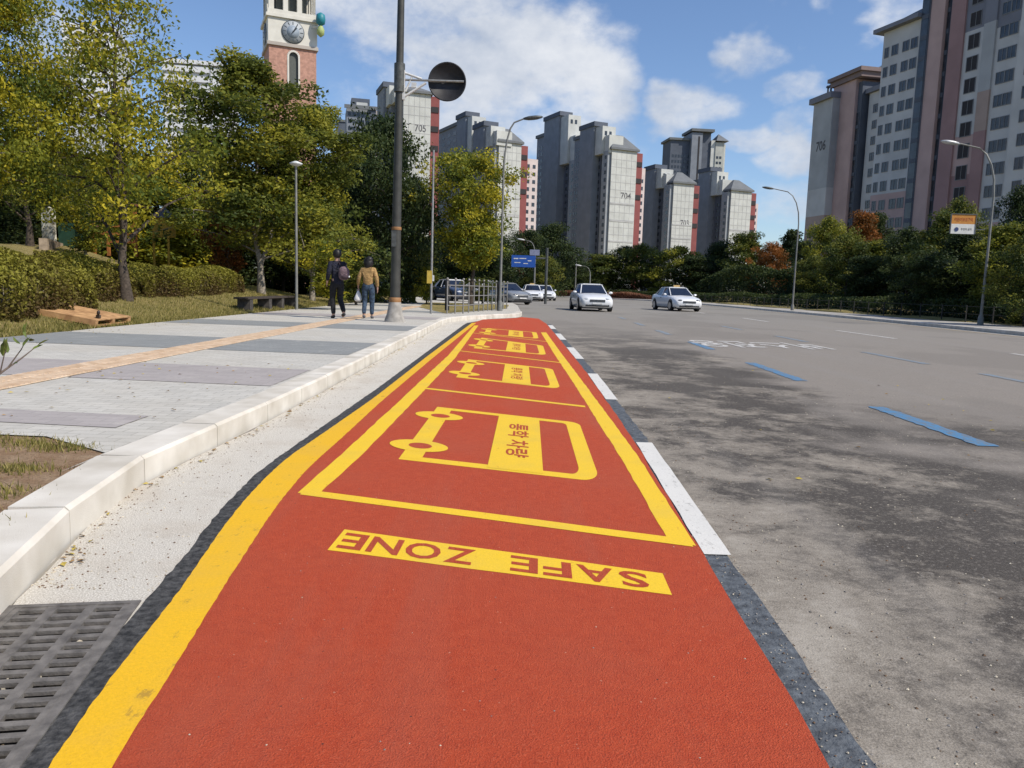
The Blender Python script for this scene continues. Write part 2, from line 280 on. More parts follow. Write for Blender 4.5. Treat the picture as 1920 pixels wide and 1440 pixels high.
class MB:
    def __init__(s): s.V = []; s.F = []; s.I = []; s.sm = []
    def add(s, V, Fs, mi=0, sm=False):
        o = len(s.V); s.V += [tuple(v) for v in V]; s.F += [tuple(i + o for i in f) for f in Fs]; s.I += [mi] * len(Fs); s.sm += [sm] * len(Fs); return s
    def box(s, x0, x1, y0, y1, z0, z1, mi=0, M=None):
        V = [Vector((x, y, z)) for z in (z0, z1) for (x, y) in ((x0, y0), (x1, y0), (x1, y1), (x0, y1))]
        if M: V = [M @ v for v in V]
        return s.add(V, [(3, 2, 1, 0), (4, 5, 6, 7), (0, 1, 5, 4), (1, 2, 6, 5), (2, 3, 7, 6), (3, 0, 4, 7)], mi)
    def prism(s, pts, z0, z1, mi=0):
        n = len(pts); a = sum(pts[i][0] * pts[(i + 1) % n][1] - pts[(i + 1) % n][0] * pts[i][1] for i in range(n))
        if a < 0: pts = pts[::-1]
        V = [(p[0], p[1], z0) for p in pts] + [(p[0], p[1], z1) for p in pts]
        tris = tessellate_polygon([[Vector((p[0], p[1], 0)) for p in pts]])
        Fs = [(i, (i + 1) % n, n + (i + 1) % n, n + i) for i in range(n)]
        for t in tris:
            A, B, C = [Vector((*pts[i][:2], 0)) for i in t]
            if (B - A).cross(C - A).z < 0: t = t[::-1]
            Fs.append(tuple(i + n for i in t)); Fs.append(tuple(t[::-1]))
        return s.add(V, Fs, mi)
    def tube(s, pts, rad, n=8, mi=0, cap=True, sm=True):
        pts = [Vector(p) for p in pts]; rad = rad if isinstance(rad, (list, tuple)) else [rad] * len(pts); V = []; Fs = []
        ref = None
        for i, p in enumerate(pts):
            t = (pts[min(i + 1, len(pts) - 1)] - pts[max(i - 1, 0)]).normalized()
            if ref is None or abs(ref.dot(t)) > .95: ref = Vector((1, 0, 0)) if abs(t.x) < .8 else Vector((0, 1, 0))
            a = t.cross(ref).normalized(); b = t.cross(a); ref = -b if False else ref
            V += [p + (a * math.cos(2 * math.pi * k / n) + b * math.sin(2 * math.pi * k / n)) * rad[i] for k in range(n)]
        for i in range(len(pts) - 1):
            Fs += [(i * n + k, i * n + (k + 1) % n, (i + 1) * n + (k + 1) % n, (i + 1) * n + k) for k in range(n)]
        s.add(V, Fs, mi, sm)
        if cap: s.add([V[k] for k in range(n)], [tuple(range(n))[::-1]], mi); s.add([V[-n + k] for k in range(n)], [tuple(range(n))], mi)
        return s
    def lathe(s, prof, n=16, c=(0, 0, 0), mi=0, M=None):
        V = [Vector((c[0] + r * math.cos(2 * math.pi * k / n), c[1] + r * math.sin(2 * math.pi * k / n), c[2] + z)) for r, z in prof for k in range(n)]
        if M: V = [M @ v for v in V]
        Fs = [(i * n + k, i * n + (k + 1) % n, (i + 1) * n + (k + 1) % n, (i + 1) * n + k) for i in range(len(prof) - 1) for k in range(n)]
        s.add(V, Fs, mi, True); s.add(V[:n], [tuple(range(n))[::-1]], mi); return s.add(V[-n:], [tuple(range(n))], mi)
    def ellipsoid(s, c, r, n=12, m=8, mi=0):
        V = []; Fs = []
        for i in range(m + 1):
            a = math.pi * i / m
            V += [(c[0] + r[0] * math.sin(a) * math.cos(2 * math.pi * k / n), c[1] + r[1] * math.sin(a) * math.sin(2 * math.pi * k / n), c[2] - r[2] * math.cos(a)) for k in range(n)]
        Fs = [(i * n + k, i * n + (k + 1) % n, (i + 1) * n + (k + 1) % n, (i + 1) * n + k) for i in range(m) for k in range(n)]
        return s.add(V, Fs, mi, True)
    def mesh(s, name, m): 
        me = pmesh(name, s.V, s.F, m, s.I); me.polygons.foreach_set('use_smooth', s.sm); return me
    def build(s, name, m, parent=None, loc=None, rot=None): return link(name, s.mesh(name, m), parent, loc=loc, rot=rot)
def sheet(name, pts, z, m, parent=None, holes=(), thick=None):
    loops = [[Vector((p[0], p[1], 0)) for p in pts]] + [[Vector((p[0], p[1], 0)) for p in h] for h in holes]
    tris = tessellate_polygon(loops); V = [v for l in loops for v in l]; Fs = []
    for t in tris:
        A, B, C = V[t[0]], V[t[1]], V[t[2]]
        Fs.append(tuple(t) if (B - A).cross(C - A).z > 0 else tuple(t[::-1]))
    return link(name, pmesh(name, [(v.x, v.y, z) for v in V], Fs, m), parent)
def dup(root, loc, rz=0, scale=None, label=None, group=None, mats=None):
    r = root.copy(); COL.objects.link(r); r.location = loc; r.rotation_euler = (0, 0, rz)
    if scale: r.scale = scale if isinstance(scale, (tuple, list)) else (scale,) * 3
    if label: r['label'] = label
    if group: r['group'] = group
    for ch in list(root.children):
        c = ch.copy(); COL.objects.link(c); c.parent = r
        for g in list(ch.children): d = g.copy(); COL.objects.link(d); d.parent = c
        if mats and ch.name.split('.')[0] in mats:
            c.material_slots[0].link = 'OBJECT'; c.material_slots[0].material = mats[ch.name.split('.')[0]]
    return r
def lerp(a, b, t): return a + (b - a) * t
def dens(pts, step=.25, jit=0, seed=0):     # densify a polyline, wobbling it sideways a little
    rr = random.Random(seed); out = []
    for i in range(len(pts) - 1):
        a, b = Vector(pts[i][:2]), Vector(pts[i + 1][:2]); n = max(1, int((b - a).length / step)); nn = Vector((-(b - a).y, (b - a).x)).normalized()
        for k in range(n):
            p = a.lerp(b, k / n); j = rr.uniform(-jit, jit) if (i or k) else 0; out.append((p.x + nn.x * j, p.y + nn.y * j))
    return out + [tuple(pts[-1][:2])]
def xat(poly, y):
    for i in range(len(poly) - 1):
        (x0, y0), (x1, y1) = poly[i][:2], poly[i + 1][:2]
        if y0 <= y <= y1: return lerp(x0, x1, (y - y0) / max(1e-6, y1 - y0))
    return poly[0][0] if y < poly[0][1] else poly[-1][0]
def text_mesh(txt, bold=False):
    c = bpy.data.curves.new('lettering', 'FONT'); c.body = txt; c.size = 1; c.resolution_u = 3
    if bold: c.offset = .02
    o = bpy.data.objects.new('lettering', c); COL.objects.link(o); dg = bpy.context.evaluated_depsgraph_get(); dg.update()
    me = bpy.data.meshes.new_from_object(o.evaluated_get(dg)); bpy.data.objects.remove(o); bpy.data.curves.remove(c)
    if len(me.vertices):
        co = np.empty(len(me.vertices) * 3); me.vertices.foreach_get('co', co); co = co.reshape(-1, 3)
        lo, hi = co.min(0), co.max(0); co = (co - lo) / np.maximum(hi - lo, 1e-6); co[:, 2] = 0
        me.vertices.foreach_set('co', co.ravel()); me.update()
    me.materials.clear(); return me
def lettering(name, txt, m, fn, parent=None, bold=False):
    me = text_mesh(txt, bold); me.name = name; me.materials.append(m)
    for v in me.vertices: v.co = fn(v.co.x, v.co.y)
    me.update(); return link(name, me, parent)
# ------------------------------------------------------------------ ground, road, bay
KL = [(-1.35, 1.2), (-1.42, 1.7), (-1.67, 2.5), (-1.72, 2.75), (-1.96, 3.66), (-1.96, 4.6), (-1.92, 5.6), (-1.92, 8), (-1.96, 13), (-1.98, 18), (-2.02, 22.2), (-1.9, 23.8), (-1.55, 25.3), (-1.0, 26.9), (-.4, 28.2), (.05, 29.1), (.28, 30.3), (.32, 32), (.2, 45), (-.6, 62), (-3, 80), (-12, 100), (-30, 112)]
RK = [(17.2, -6), (17.3, 26), (18.1, 41), (18.6, 60), (18.6, 80), (16.6, 100), (11, 110), (2, 116), (-12, 121), (-34, 128)]
GI = [G(*p) for p in [(-40, 1580), (62, 1430), (125, 1325), (182, 1255), (232, 1185), (280, 1127), (310, 1104), (333, 1073), (373, 1030), (397, 997), (417, 953), (467, 915), (483, 887), (533, 853), (633, 785)]] + [(-1.40, 8), (-1.41, 14), (-1.42, 22.1), (-1.4, 23.5), (-1.15, 24.9)]
def rampz(x, y):
    if x < -7.5:
        z = .12 + min(2.0, max(0, .2 * (-7.5 - x)))
        z += .12 * math.sin(x * .9 + y * .35) * min(1, (-7.5 - x) / 3)
        if y > 30: z = lerp(z, .3, min(1, (y - 30) / 14))
        return z
    if x > 21: return .12 + min(1.2, .1 * (x - 21)) + .06 * math.sin(y * .5)
    if y > 122 - x * .0 : return .1
    return -.4
def ground():
    xs = sorted(set([-1500, -700, -300, -150, -80, -50, -40] + [round(-36 + .75 * i, 3) for i in range(39)] + [-7.5, -7.49, 21, 21.01] + [22 + 1.5 * i for i in range(20)] + [60, 100, 200, 500, 1500]))
    ys = sorted(set([-300, -60, -20, -6] + [i * 1.0 for i in range(0, 60)] + [60 + 4 * i for i in range(20)] + [122, 122.01, 160, 260, 500, 1000, 3000]))
    V = [(x, y, rampz(x, y)) for y in ys for x in xs]; n = len(xs)
    Fs = [(j * n + i, j * n + i + 1, (j + 1) * n + i + 1, (j + 1) * n + i) for j in range(len(ys) - 1) for i in range(n - 1)]
    return link('ground', pmesh('ground', V, Fs, GRASS, smooth=True))
tag(ground(), kind='structure')
# carriageway: left edge follows the gutter then the bulb-out kerb, right edge the far kerb
road_pts = [(-1.0, -6)] + GI + [(p[0], p[1]) for p in KL[13:]] + RK[::-1]
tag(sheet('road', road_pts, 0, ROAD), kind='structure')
# gutter apron with the opening for the drain grate
g0 = Vector(G(262, 1132)); gu = (Vector(G(75, 1390)) - g0).normalized(); gl = Vector((gu.y, -gu.x)); GW, GLn = .40, 1.25
gq = [g0, g0 + gl * GW, g0 + gl * GW + gu * GLn, g0 + gu * GLn]
for _ in range(2): GI = [GI[0]] + [((GI[i - 1][0] + 2 * GI[i][0] + GI[i + 1][0]) / 4, GI[i][1]) if GI[i][1] < 8 else GI[i] for i in range(1, len(GI) - 1)] + [GI[-1]]
gin = dens(GI, .06, .005, 3)
kb = [(p[0] + .02, p[1]) for p in KL[:14]]
tag(sheet('gutter', [(p[0], p[1]) for p in kb[::-1]] + [(p[0] + .0, p[1]) for p in gin] + [(-.9, 26.9)], .006, GUT, holes=[[(q.x, q.y) for q in gq]]), kind='structure')
YL = [G(*p) for p in [(-40, 1640), (97, 1436), (150, 1360), (200, 1287), (250, 1217), (277, 1190), (313, 1147), (360, 1080), (403, 1013), (443, 960), (480, 917), (533, 865), (633, 796), (700, 749), (800, 670), (885, 606)]]
YR = [G(*p) for p in [(95, 1640), (212, 1436), (290, 1320), (337, 1242), (387, 1157), (412, 1118), (445, 1065), (480, 1010), (518, 953), (540, 925), (578, 880), (645, 820), (712, 757), (812, 672), (893, 606)]]
def smooth(pts, st=.12):
    ys = np.array([p[1] for p in pts]); xs = np.array([p[0] for p in pts]); n = max(8, int((ys[-1] - ys[0]) / st)); yy = np.linspace(ys[0], ys[-1], n); xx = np.interp(yy, ys, xs)
    w = np.where(yy < 6, 2, 5)
    out = [float(np.mean(xx[max(0, i - w[i]):i + w[i] + 1])) for i in range(n)]; out[0] = float(xx[0]); out[-1] = float(xx[-1]); return list(zip(out, yy.tolist()))
YL = smooth(YL); YR = smooth(YR)
RR = [G(*p) for p in [(1650, 1640), (1555, 1440), (1440, 1240), (1310, 1030), (1190, 830), (1100, 700), (1060, 650), (1025, 608)]]
# black asphalt margin between gutter and yellow edge line
bl = [(p[0] - .02, p[1]) for p in GI]
tag(sheet('black_margin', [(p[0] - .02, p[1]) for p in dens(GI, .05, .005, 8)] + [(p[0] + .02, p[1]) for p in YL[::-1]], .0075, EDGE), kind='structure')
red_pts = [(p[0] + .01, p[1]) for p in YL] + [(-1.05, 26.3), (-.35, 27.6), (.1, 28.6), (.3, 29.6), (.9, 28.5)] + dens(RR[::-1], .2, .006, 4)
tag(sheet('red_bay_surface', red_pts, .010, RED), kind='structure')
def strip(name, L, R, z, m, parent=None, step=.12, jit=.004, seed=1): return sheet(name, dens(L, step, jit, seed) + dens(R[::-1], step, jit, seed + 1), z, m, parent)
BAY = thing('bay_markings', 'yellow painted outline of the red drop-off bay with its bus pictograms', 'road marking', (0, 0, 0))
strip('edge_line', YL, YR, .0112, YEL, BAY, .03, .002)
def quad_line(name, a, b, c, d, m=YELN, z=.020): return strip(name, [a, b], [d, c], z, m, BAY, .3, .002, 5)
LIa = [G(558, 928), G(640, 855), G(740, 762), G(840, 668), G(889, 611)]; LIb = [G(600, 928), G(672, 862), G(763, 768), G(853, 673), G(897, 611)]
strip('bay_line', LIa, LIb, .0112, YELN, BAY, seed=11)
RIa = [G(1305, 1028), G(1197, 860), G(1106, 735), G(1052, 663), G(1024, 624)]; RIb = [G(1252, 1016), G(1163, 860), G(1085, 735), G(1038, 663), G(1014, 624)]
strip('bay_line', RIb, RIa, .0112, YELN, BAY, seed=13)
def cross(a, b, w): A = Vector(G(*a)); B = Vector(G(*b)); n = Vector((0, w)); strip('slot_line', [A, B], [A + n, B + n], .0118, YELN, BAY, .3, .002, 21)
cross((562, 931), (1300, 1030), .10); cross((795, 731), (1098, 766), .10)
cross((858, 659), (1052, 682), .10); cross((884, 625), (1026, 642), .10)
# bus pictograms: a rounded body outline, an axle with two ringed wheels and a lettered panel
quads = [[(747, 864), (1126, 907), (1086, 795), (820, 765)], [(855, 709), (1051, 731), (1036, 693), (878, 675)],
         [(888, 654), (1024, 667), (1018, 649), (903, 634)], [(907, 627), (1010, 636), (1006, 624), (913, 616)]]
def picto(q, idx):
    c = [Vector((*G(*p), 0)) for p in q]
    def mp(u, v, z=.022): p = (c[0] * (1 - u) + c[1] * u) * (1 - v) + (c[3] * (1 - u) + c[2] * u) * v; return Vector((p.x, p.y, z))
    t = thing('vehicle_pictogram', ['yellow bus pictogram in the nearest bay slot, just beyond the SAFE ZONE bar', 'yellow bus pictogram in the second bay slot', 'yellow bus pictogram in the third bay slot', 'yellow bus pictogram in the farthest bay slot, by the kerb bulb'][idx], 'road marking', mp(.5, .5, 0), group='bus pictograms painted in the red bay')
    off = mp(.5, .5, 0)
    def sh(name, uv, z, m, hole=None):
        o = sheet(name, [mp(a, b) - off for a, b in uv], z, m, t, holes=[[mp(a, b) - off for a, b in hole]] if hole else ()); return o
    def arc(cx, cy, rx, ry, a0, a1, n=9): return [(cx + rx * math.cos(lerp(a0, a1, k / n)), cy + ry * math.sin(lerp(a0, a1, k / n))) for k in range(n + 1)]
    h = math.pi / 2; e = .055
    outer = [(0, 0)] + arc(.91, .13, .09, .13, -h, 0) + arc(.93, .93, .07, .07, 0, h, 5) + [(0, 1), (0, 1 - e), (.115, 1 - e)] + arc(.88, .9, .03, .045, h, 0, 4) + arc(.87, .17, .045, .11, 0, -h) + [(.115, e), (.0, e)]
    sh('body_outline', outer, .0112, YELN)
    sh('axle_bar', [(.0, .03), (.115, .03), (.115, .97), (.0, .97)], .0120, YELN)
    for cv in (.21, .79):
        sh('wheel_ring', arc(.055, cv, .17, .085, 0, 2 * math.pi, 26)[:-1], .0127, YELN, None)
        sh('wheel_hub', arc(.065, cv, .068, .042, 0, 2 * math.pi, 18)[:-1], .0134, RED)
    sh('lettered_panel', [(.46, .02), (.735, .02), (.735, .98), (.46, .98)], .0127, YELN)
    fn = lambda x, y: mp(.54 + y * .125, .80 - x * .60, .0) - off + Vector((0, 0, .0134))
    lettering('lettering', '통학 차량', RED, fn, t, True)
for i, q in enumerate(quads): picto(q, i)
sz = [Vector((*G(*p), 0)) for p in [(614, 1036), (1260, 1121), (1242, 1080), (646, 997)]]
SB = thing('safe_zone_bar', 'yellow bar lettered SAFE ZONE in red across the near end of the bay', 'road marking', (0, 0, 0))
sheet('bar', dens([s[:] for s in sz] + [sz[0][:]], .15, .002, 2)[:-1], .0112, YELN, SB)
def szf(u, v, z=.0122): p = (sz[0] * (1 - u) + sz[1] * u) * (1 - v) + (sz[3] * (1 - u) + sz[2] * u) * v; return Vector((p.x, p.y, z))
for wd_, a_, b_ in (('SAFE', .955, .42), ('ZONE', .455, .46)):
    for k_, ch_ in enumerate(wd_):
        cw_ = {'S': .21, 'A': .27, 'F': .22, 'E': .22, 'Z': .24, 'O': .29, 'N': .27}; tot_ = sum(cw_[c] for c in wd_) + .03; st_ = sum(cw_[c] for c in wd_[:k_])
        lettering('letter', ch_, RED, lambda x, y: szf(a_ - b_ * (st_ + .015 + x * (cw_[ch_] - .035)) / tot_, .86 - y * .72), SB, True)
# right margin: blue-grey asphalt edge with white dashes
RO = [(p[0] + w, p[1]) for p, w in zip(RR, (.115, .11, .105, .105, .11, .12, .13, .14))]
RC = [(p[0] - .02, p[1]) for p in RR]
tag(strip('asphalt_margin', RC, RO, .0065, EDGEB, None, .1, .008, 31), kind='structure')
g = 'white dashes along the outer edge of the red bay'
for i, (a, b) in enumerate([(3.15, 5.55), (7.75, 10.15), (12.3, 14.7), (16.9, 19.2), (21.4, 23.6)]):
    L_ = [(xat(RR, a) + .004, a), (xat(RR, b) + .004, b)]; R_ = [(xat(RO, a) + .012, a), (xat(RO, b) + .012, b)]
    o = strip('edge_dash', L_, R_, .0115, WHT, None, .2, .003, 40 + i)
    tag(o, ['nearest', 'second', 'third', 'fourth', 'farthest'][i] + ' white dash beside the red bay, counted from the camera', 'road marking', g)
# lane dashes
def dash(x0, y0, x1, y1, w, m, label, grp, name='lane_dash'):
    return tag(strip(name, [(x0 - w / 2, y0), (x1 - w / 2, y1)], [(x0 + w / 2, y0), (x1 + w / 2, y1)], .005, m, None, .08, .013, int(y0 * 7)), label, 'road marking', grp)
ordn = ['nearest', 'second', 'third', 'fourth', 'fifth', 'sixth', 'seventh', 'eighth', 'ninth']
for i, (a, b, m) in enumerate([(5.85, 7.85, BLU), (10.1, 12.6, BLU), (15.4, 17.6, BLU), (20.4, 22.6, BLUW), (25.5, 27.6, BLUW), (31, 33, BLUW)]):
    dash(3.68 + .03 * (a - 6), a, 3.68 + .03 * (b - 6), b, .17, m, ordn[i] + ' blue dash of the lane line closest to the bay', 'blue dashes of the first lane line')
for i, (a, b) in enumerate([(10.3, 11.9), (13.4, 16.0), (19.0, 21.4), (24.5, 27)]):
    dash(7.2, a, 7.25, b, .16, BLUW, ordn[i] + ' faded blue dash of the second lane line', 'faded blue dashes of the second lane line')
for i, (a, b) in enumerate([(14.3, 16.9), (21.9, 26.2), (33, 37), (44, 48.5), (56, 61)]):
    dash(10.8, a, 10.9, b, .15, WORN, ordn[i] + ' white dash of the third lane line', 'white dashes of the third lane line')
tag(strip('worn_edge_line', [(p[0] - .75, p[1]) for p in RK[:5]], [(p[0] - .6, p[1]) for p in RK[:5]], .005, YWORN, None, .5, .01, 77), 'worn yellow line running along the far kerb', 'road marking')
tag(strip('far_edge_line', [(p[0] - .42, p[1]) for p in RK[:7]], [(p[0] - .25, p[1]) for p in RK[:7]], .005, WORN, None, .5, .01, 78), 'worn white line hugging the far kerb', 'road marking')
rl = lettering('road_lettering', '버스전용', WORN, lambda x, y: Vector((6.9 - x * 2.9, 18.4 - y * 2.1 - x * .1, .006)), None, True)
tag(rl, 'worn white lettering painted between the two blue lane lines', 'road marking')
# ------------------------------------------------------------------ kerb stones, pavements
def kerb(name, line, h, w, stone, m, side=-1, z0=-.3, limit=300):
    root = bpy.data.objects.new(name, None); COL.objects.link(root); root['kind'] = 'structure'
    pts = []; acc = dens(line, .05); s = 0; pts = [Vector(acc[0])]
    marks = [0]; d = [0]
    for i in range(1, len(acc)): d.append(d[-1] + (Vector(acc[i]) - Vector(acc[i - 1])).length)
    tot = d[-1]; k = 0
    def at(t):
        i = max(0, min(len(d) - 2, np.searchsorted(d, t) - 1)); f = (t - d[i]) / max(1e-6, d[i + 1] - d[i]); return Vector(acc[i]).lerp(Vector(acc[i + 1]), f)
    t = 0
    while t < tot - .1:
        ln = stone; a = at(t + .004); b = at(min(tot, t + ln - .004)); dr = (b - a).normalized(); n = Vector((-dr.y, dr.x)) * (1 if side < 0 else -1)
        e = .018; hh = h + random.uniform(-.003, .003)
        prof = [(0, z0), (0, hh - e), (e, hh), (w, hh), (w, z0)]
        V = [(p.x + n.x * o, p.y + n.y * o, z) for p in (a, b) for o, z in prof]
        Fs = [(i, i + 1, 6 + i, 5 + i) for i in range(4)] + [(0, 5, 9, 4)] + [(4, 3, 2, 1, 0), (5, 6, 7, 8, 9)]
        me = pmesh('kerb_stone', V, Fs, m); bm = bmesh.new(); bm.from_mesh(me); bmesh.ops.recalc_face_normals(bm, faces=bm.faces[:]); bm.to_mesh(me); bm.free()
        link('kerb_stone', me, root)
        t += ln; stone = stone if t < 45 else 3
    return root
KERBW = .235
kerb('kerb', KL[:18], .15, KERBW, .98, KERB)
kerb('far_kerb', RK[1:9], .14, .22, 2.0, KERB, side=1)
MORT = mat('pale_mortar', (.5, .47, .42), .95, var=.1)
tag(strip('kerb_bedding', [(p[0] - .05, p[1]) for p in KL[:14]], [(p[0] + .0, p[1]) for p in KL[:14]], .0, MORT), kind='structure')
# pavement: hole for the planting bed
koff = [(p[0] - KERBW + .01, p[1]) for p in KL[:11]] + [(-2.15, 23.9), (-1.8, 25.4), (-1.24, 27.0), (-.62, 28.4), (-.2, 29.3), (.04, 30.4), (.08, 32), (-.05, 45)]
bed = [(-4.6, 2.0), (-1.80, 2.0), (-1.86, 2.75), (-2.12, 3.66), (-2.14, 4.12), (-2.75, 4.5), (-4.6, 4.6)]
pave = koff[4:] + [(-8, 45), (-7.9, 30), (-7.6, 26), (-7.6, 14), (-7.4, 10), (-7.4, 1.2), (-4.6, 1.2), (-4.6, 2.0), (-4.6, 4.6), (-2.75, 4.5), (-2.2, 4.12)]
tag(sheet('pavement', pave, .146, PAVE), kind='structure')
tag(sheet('planting_bed_soil', bed + [], .138, SOIL), kind='structure')
tag(sheet('planting_bed_base', [(-4.6, 1.2), (-1.55, 1.2), (-1.80, 2.0), (-4.6, 2.0)], .137, SOIL), kind='structure')
def band(y0, y1, m, xl=-7.55, xr=-2.2, sk=.10):
    for a, b in ((xl, -4.68), (-4.16, xr)):
        A = [(a, y0 - sk * (a + 4.4)), (b, y0 - sk * (b + 4.4))]; B = [(a, y1 - sk * (a + 4.4)), (b, y1 - sk * (b + 4.4))]
        tag(sheet('paving_band', A + B[::-1], .150, m), kind='structure')
band(5.0, 5.45, PMAUVE, xl=-7.3, xr=-2.5); band(7.2, 8.6, PMAUVE); band(10.5, 12.7, PDARK); band(16.3, 18.2, PDARK); band(22, 23.6, PMAUVE); band(27.5, 29.2, PDARK); band(34, 36, PDARK)
tag(sheet('pavement_base', [(-3, 20), (-2.05, 22.2), (-1.93, 23.8), (-1.58, 25.3), (-1.03, 26.9), (-.43, 28.2), (.02, 29.1), (.25, 30.3), (.29, 32), (.17, 45), (-.63, 62), (-3, 80), (-9, 80), (-9, 40), (-3, 30)], .12, PAVE), kind='structure')
# tactile strip: one block = one object
blk = MB(); blk.box(-.120, .120, -.147, .147, 0, .006)
for i in range(4): blk.box(-.105, .105, -.125 + i * .072, -.09 + i * .072, .0062, .011)
bme = blk.mesh('tactile_block', TACT)
TS = bpy.data.objects.new('tactile_strip', None); COL.objects.link(TS); TS['kind'] = 'structure'
for j in range(100):
    for s_ in (-.15, .15):
        o = link('tactile_block', bme, TS, loc=(-4.42 + s_ * .83 + random.uniform(-.003, .003), 5.6 + .3 * j, .1505 + random.uniform(0, .002))); o.rotation_euler.z = random.choice((0, math.pi))
fp = [(RK[i][0] + .2, RK[i][1]) for i in range(0, 9)]
fp2 = [(21.3, -6), (21.3, 26), (21.6, 41), (22, 60), (22, 80), (19.5, 102), (12.5, 113), (3, 120), (-11, 125)]
tag(sheet('far_pavement', fp + fp2[::-1], .135, mat('far_paving', (.36, .34, .31), .9, var=.2, scale=.8)), kind='structure')
RB = mat('reddish_paving', (.27, .12, .08), .9, var=.2)
tag(sheet('red_footway', [(15, 103.5), (10.2, 112), (2, 118), (-12, 123), (-11.5, 125), (3, 120.2), (12.3, 113.2), (17, 105.5)], .142, RB), kind='structure')
# ------------------------------------------------------------------ drain grate
IRON = mat('cast_iron', (.15, .138, .125), .75, .0, var=.2, scale=24, col2=(.09, .082, .075), bump=.25, bscale=120)
PIT = mat('dark_pit', (.02, .018, .016), .95)
gr = thing('drain_grate', 'cast iron drain grate with three rows of slots set in the white gutter', 'drain grate', (g0.x, g0.y, 0))
Mg = Matrix(((gl.x, gu.x, 0), (gl.y, gu.y, 0), (0, 0, 1)))
def gbox(name, u0_, u1, v0, v1, z0, z1, m, par):
    b = MB(); V = [Mg @ Vector((x, y, z)) for z in (z0, z1) for (x, y) in ((u0_, v0), (u1, v0), (u1, v1), (u0_, v1))]
    b.add(V, [(3, 2, 1, 0)[::-1], (4, 5, 6, 7)[::-1], (0, 1, 5, 4)[::-1], (1, 2, 6, 5)[::-1], (2, 3, 7, 6)[::-1], (3, 0, 4, 7)[::-1]]); return b.build(name, m, par)
for u in ((-.004, .022), (GW - .022, GW + .004)): gbox('frame_rail', u[0], u[1], -.004, GLn, -.12, .012, IRON, gr)
gbox('frame_rail', .022, GW - .022, -.004, .018, -.12, .012, IRON, gr)
nr = 23; pit = .054
cols_ = [.022 + (GW - .044) / 3 * k for k in range(4)]
for k in (0, 1, 2, 3):
    w_ = .016 if k in (1, 2) else .010; c_ = cols_[k] + (w_ if k == 0 else (-w_ if k == 3 else 0)); gbox('rib', c_ - w_, c_ + w_, .018, GLn, -.006, .0095, IRON, gr)
for r_ in range(nr):
    gbox('bar', .022, GW - .022, .018 + r_ * pit, .018 + r_ * pit + (.024 if r_ else .020), -.004, .0075 + random.uniform(-.001, .001), IRON, gr)
gbox('pit_floor', 0, GW, 0, GLn, -.32, -.30, PIT, gr)
for (a, b, c, d) in ((-.01, .0, -.004, GLn), (GW, GW + .01, -.004, GLn)): gbox('pit_wall', a, b, c, d, -.3, -.006, PIT, gr)
gbox('pit_wall', 0, GW, -.02, -.006, -.3, -.006, PIT, gr)
deb = MB()
for r_ in range(3, nr, 2):
    for q in range(46):
        u_ = random.uniform(.03, GW - .03); v_ = .018 + r_ * pit + random.uniform(-.024, -.002); s_ = random.uniform(.003, .008)
        p = Mg @ Vector((u_, v_, random.uniform(-.016, -.004))); M_ = Matrix.Translation(p) @ Matrix.Rotation(random.uniform(0, 6), 4, 'Z') @ Matrix.Rotation(random.uniform(-.5, .5), 4, 'X')
        deb.box(-s_, s_, -s_ * .7, s_ * .7, -.002, .002, random.choice((0, 0, 1)), M_)
o = deb.build('debris', [mat('leaf_litter', (.16, .12, .07), .9, var=.4), mat('pale_grit', (.5, .44, .34), .9, var=.3)], gr); o['kind'] = 'stuff'
# loose grit and pebbles near the camera
def scatter(name, n, fn, s0, s1, mats_, kind='stuff'):
    b = MB()
    for i in range(n):
        x, y, z = fn(); s = random.uniform(s0, s1); v = [Vector((random.uniform(-1, 1), random.uniform(-1, 1), random.uniform(0, 1))) * s for _ in range(1)]
        M_ = Matrix.Translation((x, y, z)) @ Matrix.Rotation(random.uniform(0, 6.3), 4, 'Z'); q = random.uniform(.6, 1.2)
        b.add([M_ @ Vector(p) for p in ((-s, -s * .6, 0), (s * .8, -s * q, 0), (s, s * .7, 0), (-s * .7, s, 0), (0, 0, s * q * .9))], [(0, 1, 4), (1, 2, 4), (2, 3, 4), (3, 0, 4)], random.randrange(len(mats_)))
    o = b.build(name, mats_); o['kind'] = kind; return o
STN = [mat('grey_grit', (.25, .23, .21), .9, var=.3), mat('pale_grit', (.5, .44, .34)), mat('brown_grit', (.16, .1, .06), .9, var=.3)]
def fr():
    y = 1.6 + random.random() ** 1.7 * 9; x = 1.05 + random.random() ** 1.5 * 4.5; return (x, y, .001)
scatter('road_grit', 2600, fr, .0015, .0055, STN)
def fg():
    y = 2.6 + random.random() ** 1.5 * 9; return (random.uniform(xat(KL, y) + .02, xat(GI, y) - .02) if random.random() < .5 else xat(KL, y) + .02 + abs(random.gauss(0, .07)), y, .007)
scatter('gutter_grit', 1500, fg, .0012, .005, STN[1:])
def fm():
    y = 1.6 + random.random() ** 1.5 * 5; return (random.uniform(xat(RR, y), xat(RO, y) + .02), y, .009)
scatter('margin_grit', 500, fm, .0015, .004, STN)
scatter('bay_grit', 90, lambda: (random.uniform(-.9, .75), 1.7 + random.random() ** 1.5 * 5, .0105), .001, .003, STN[:2])
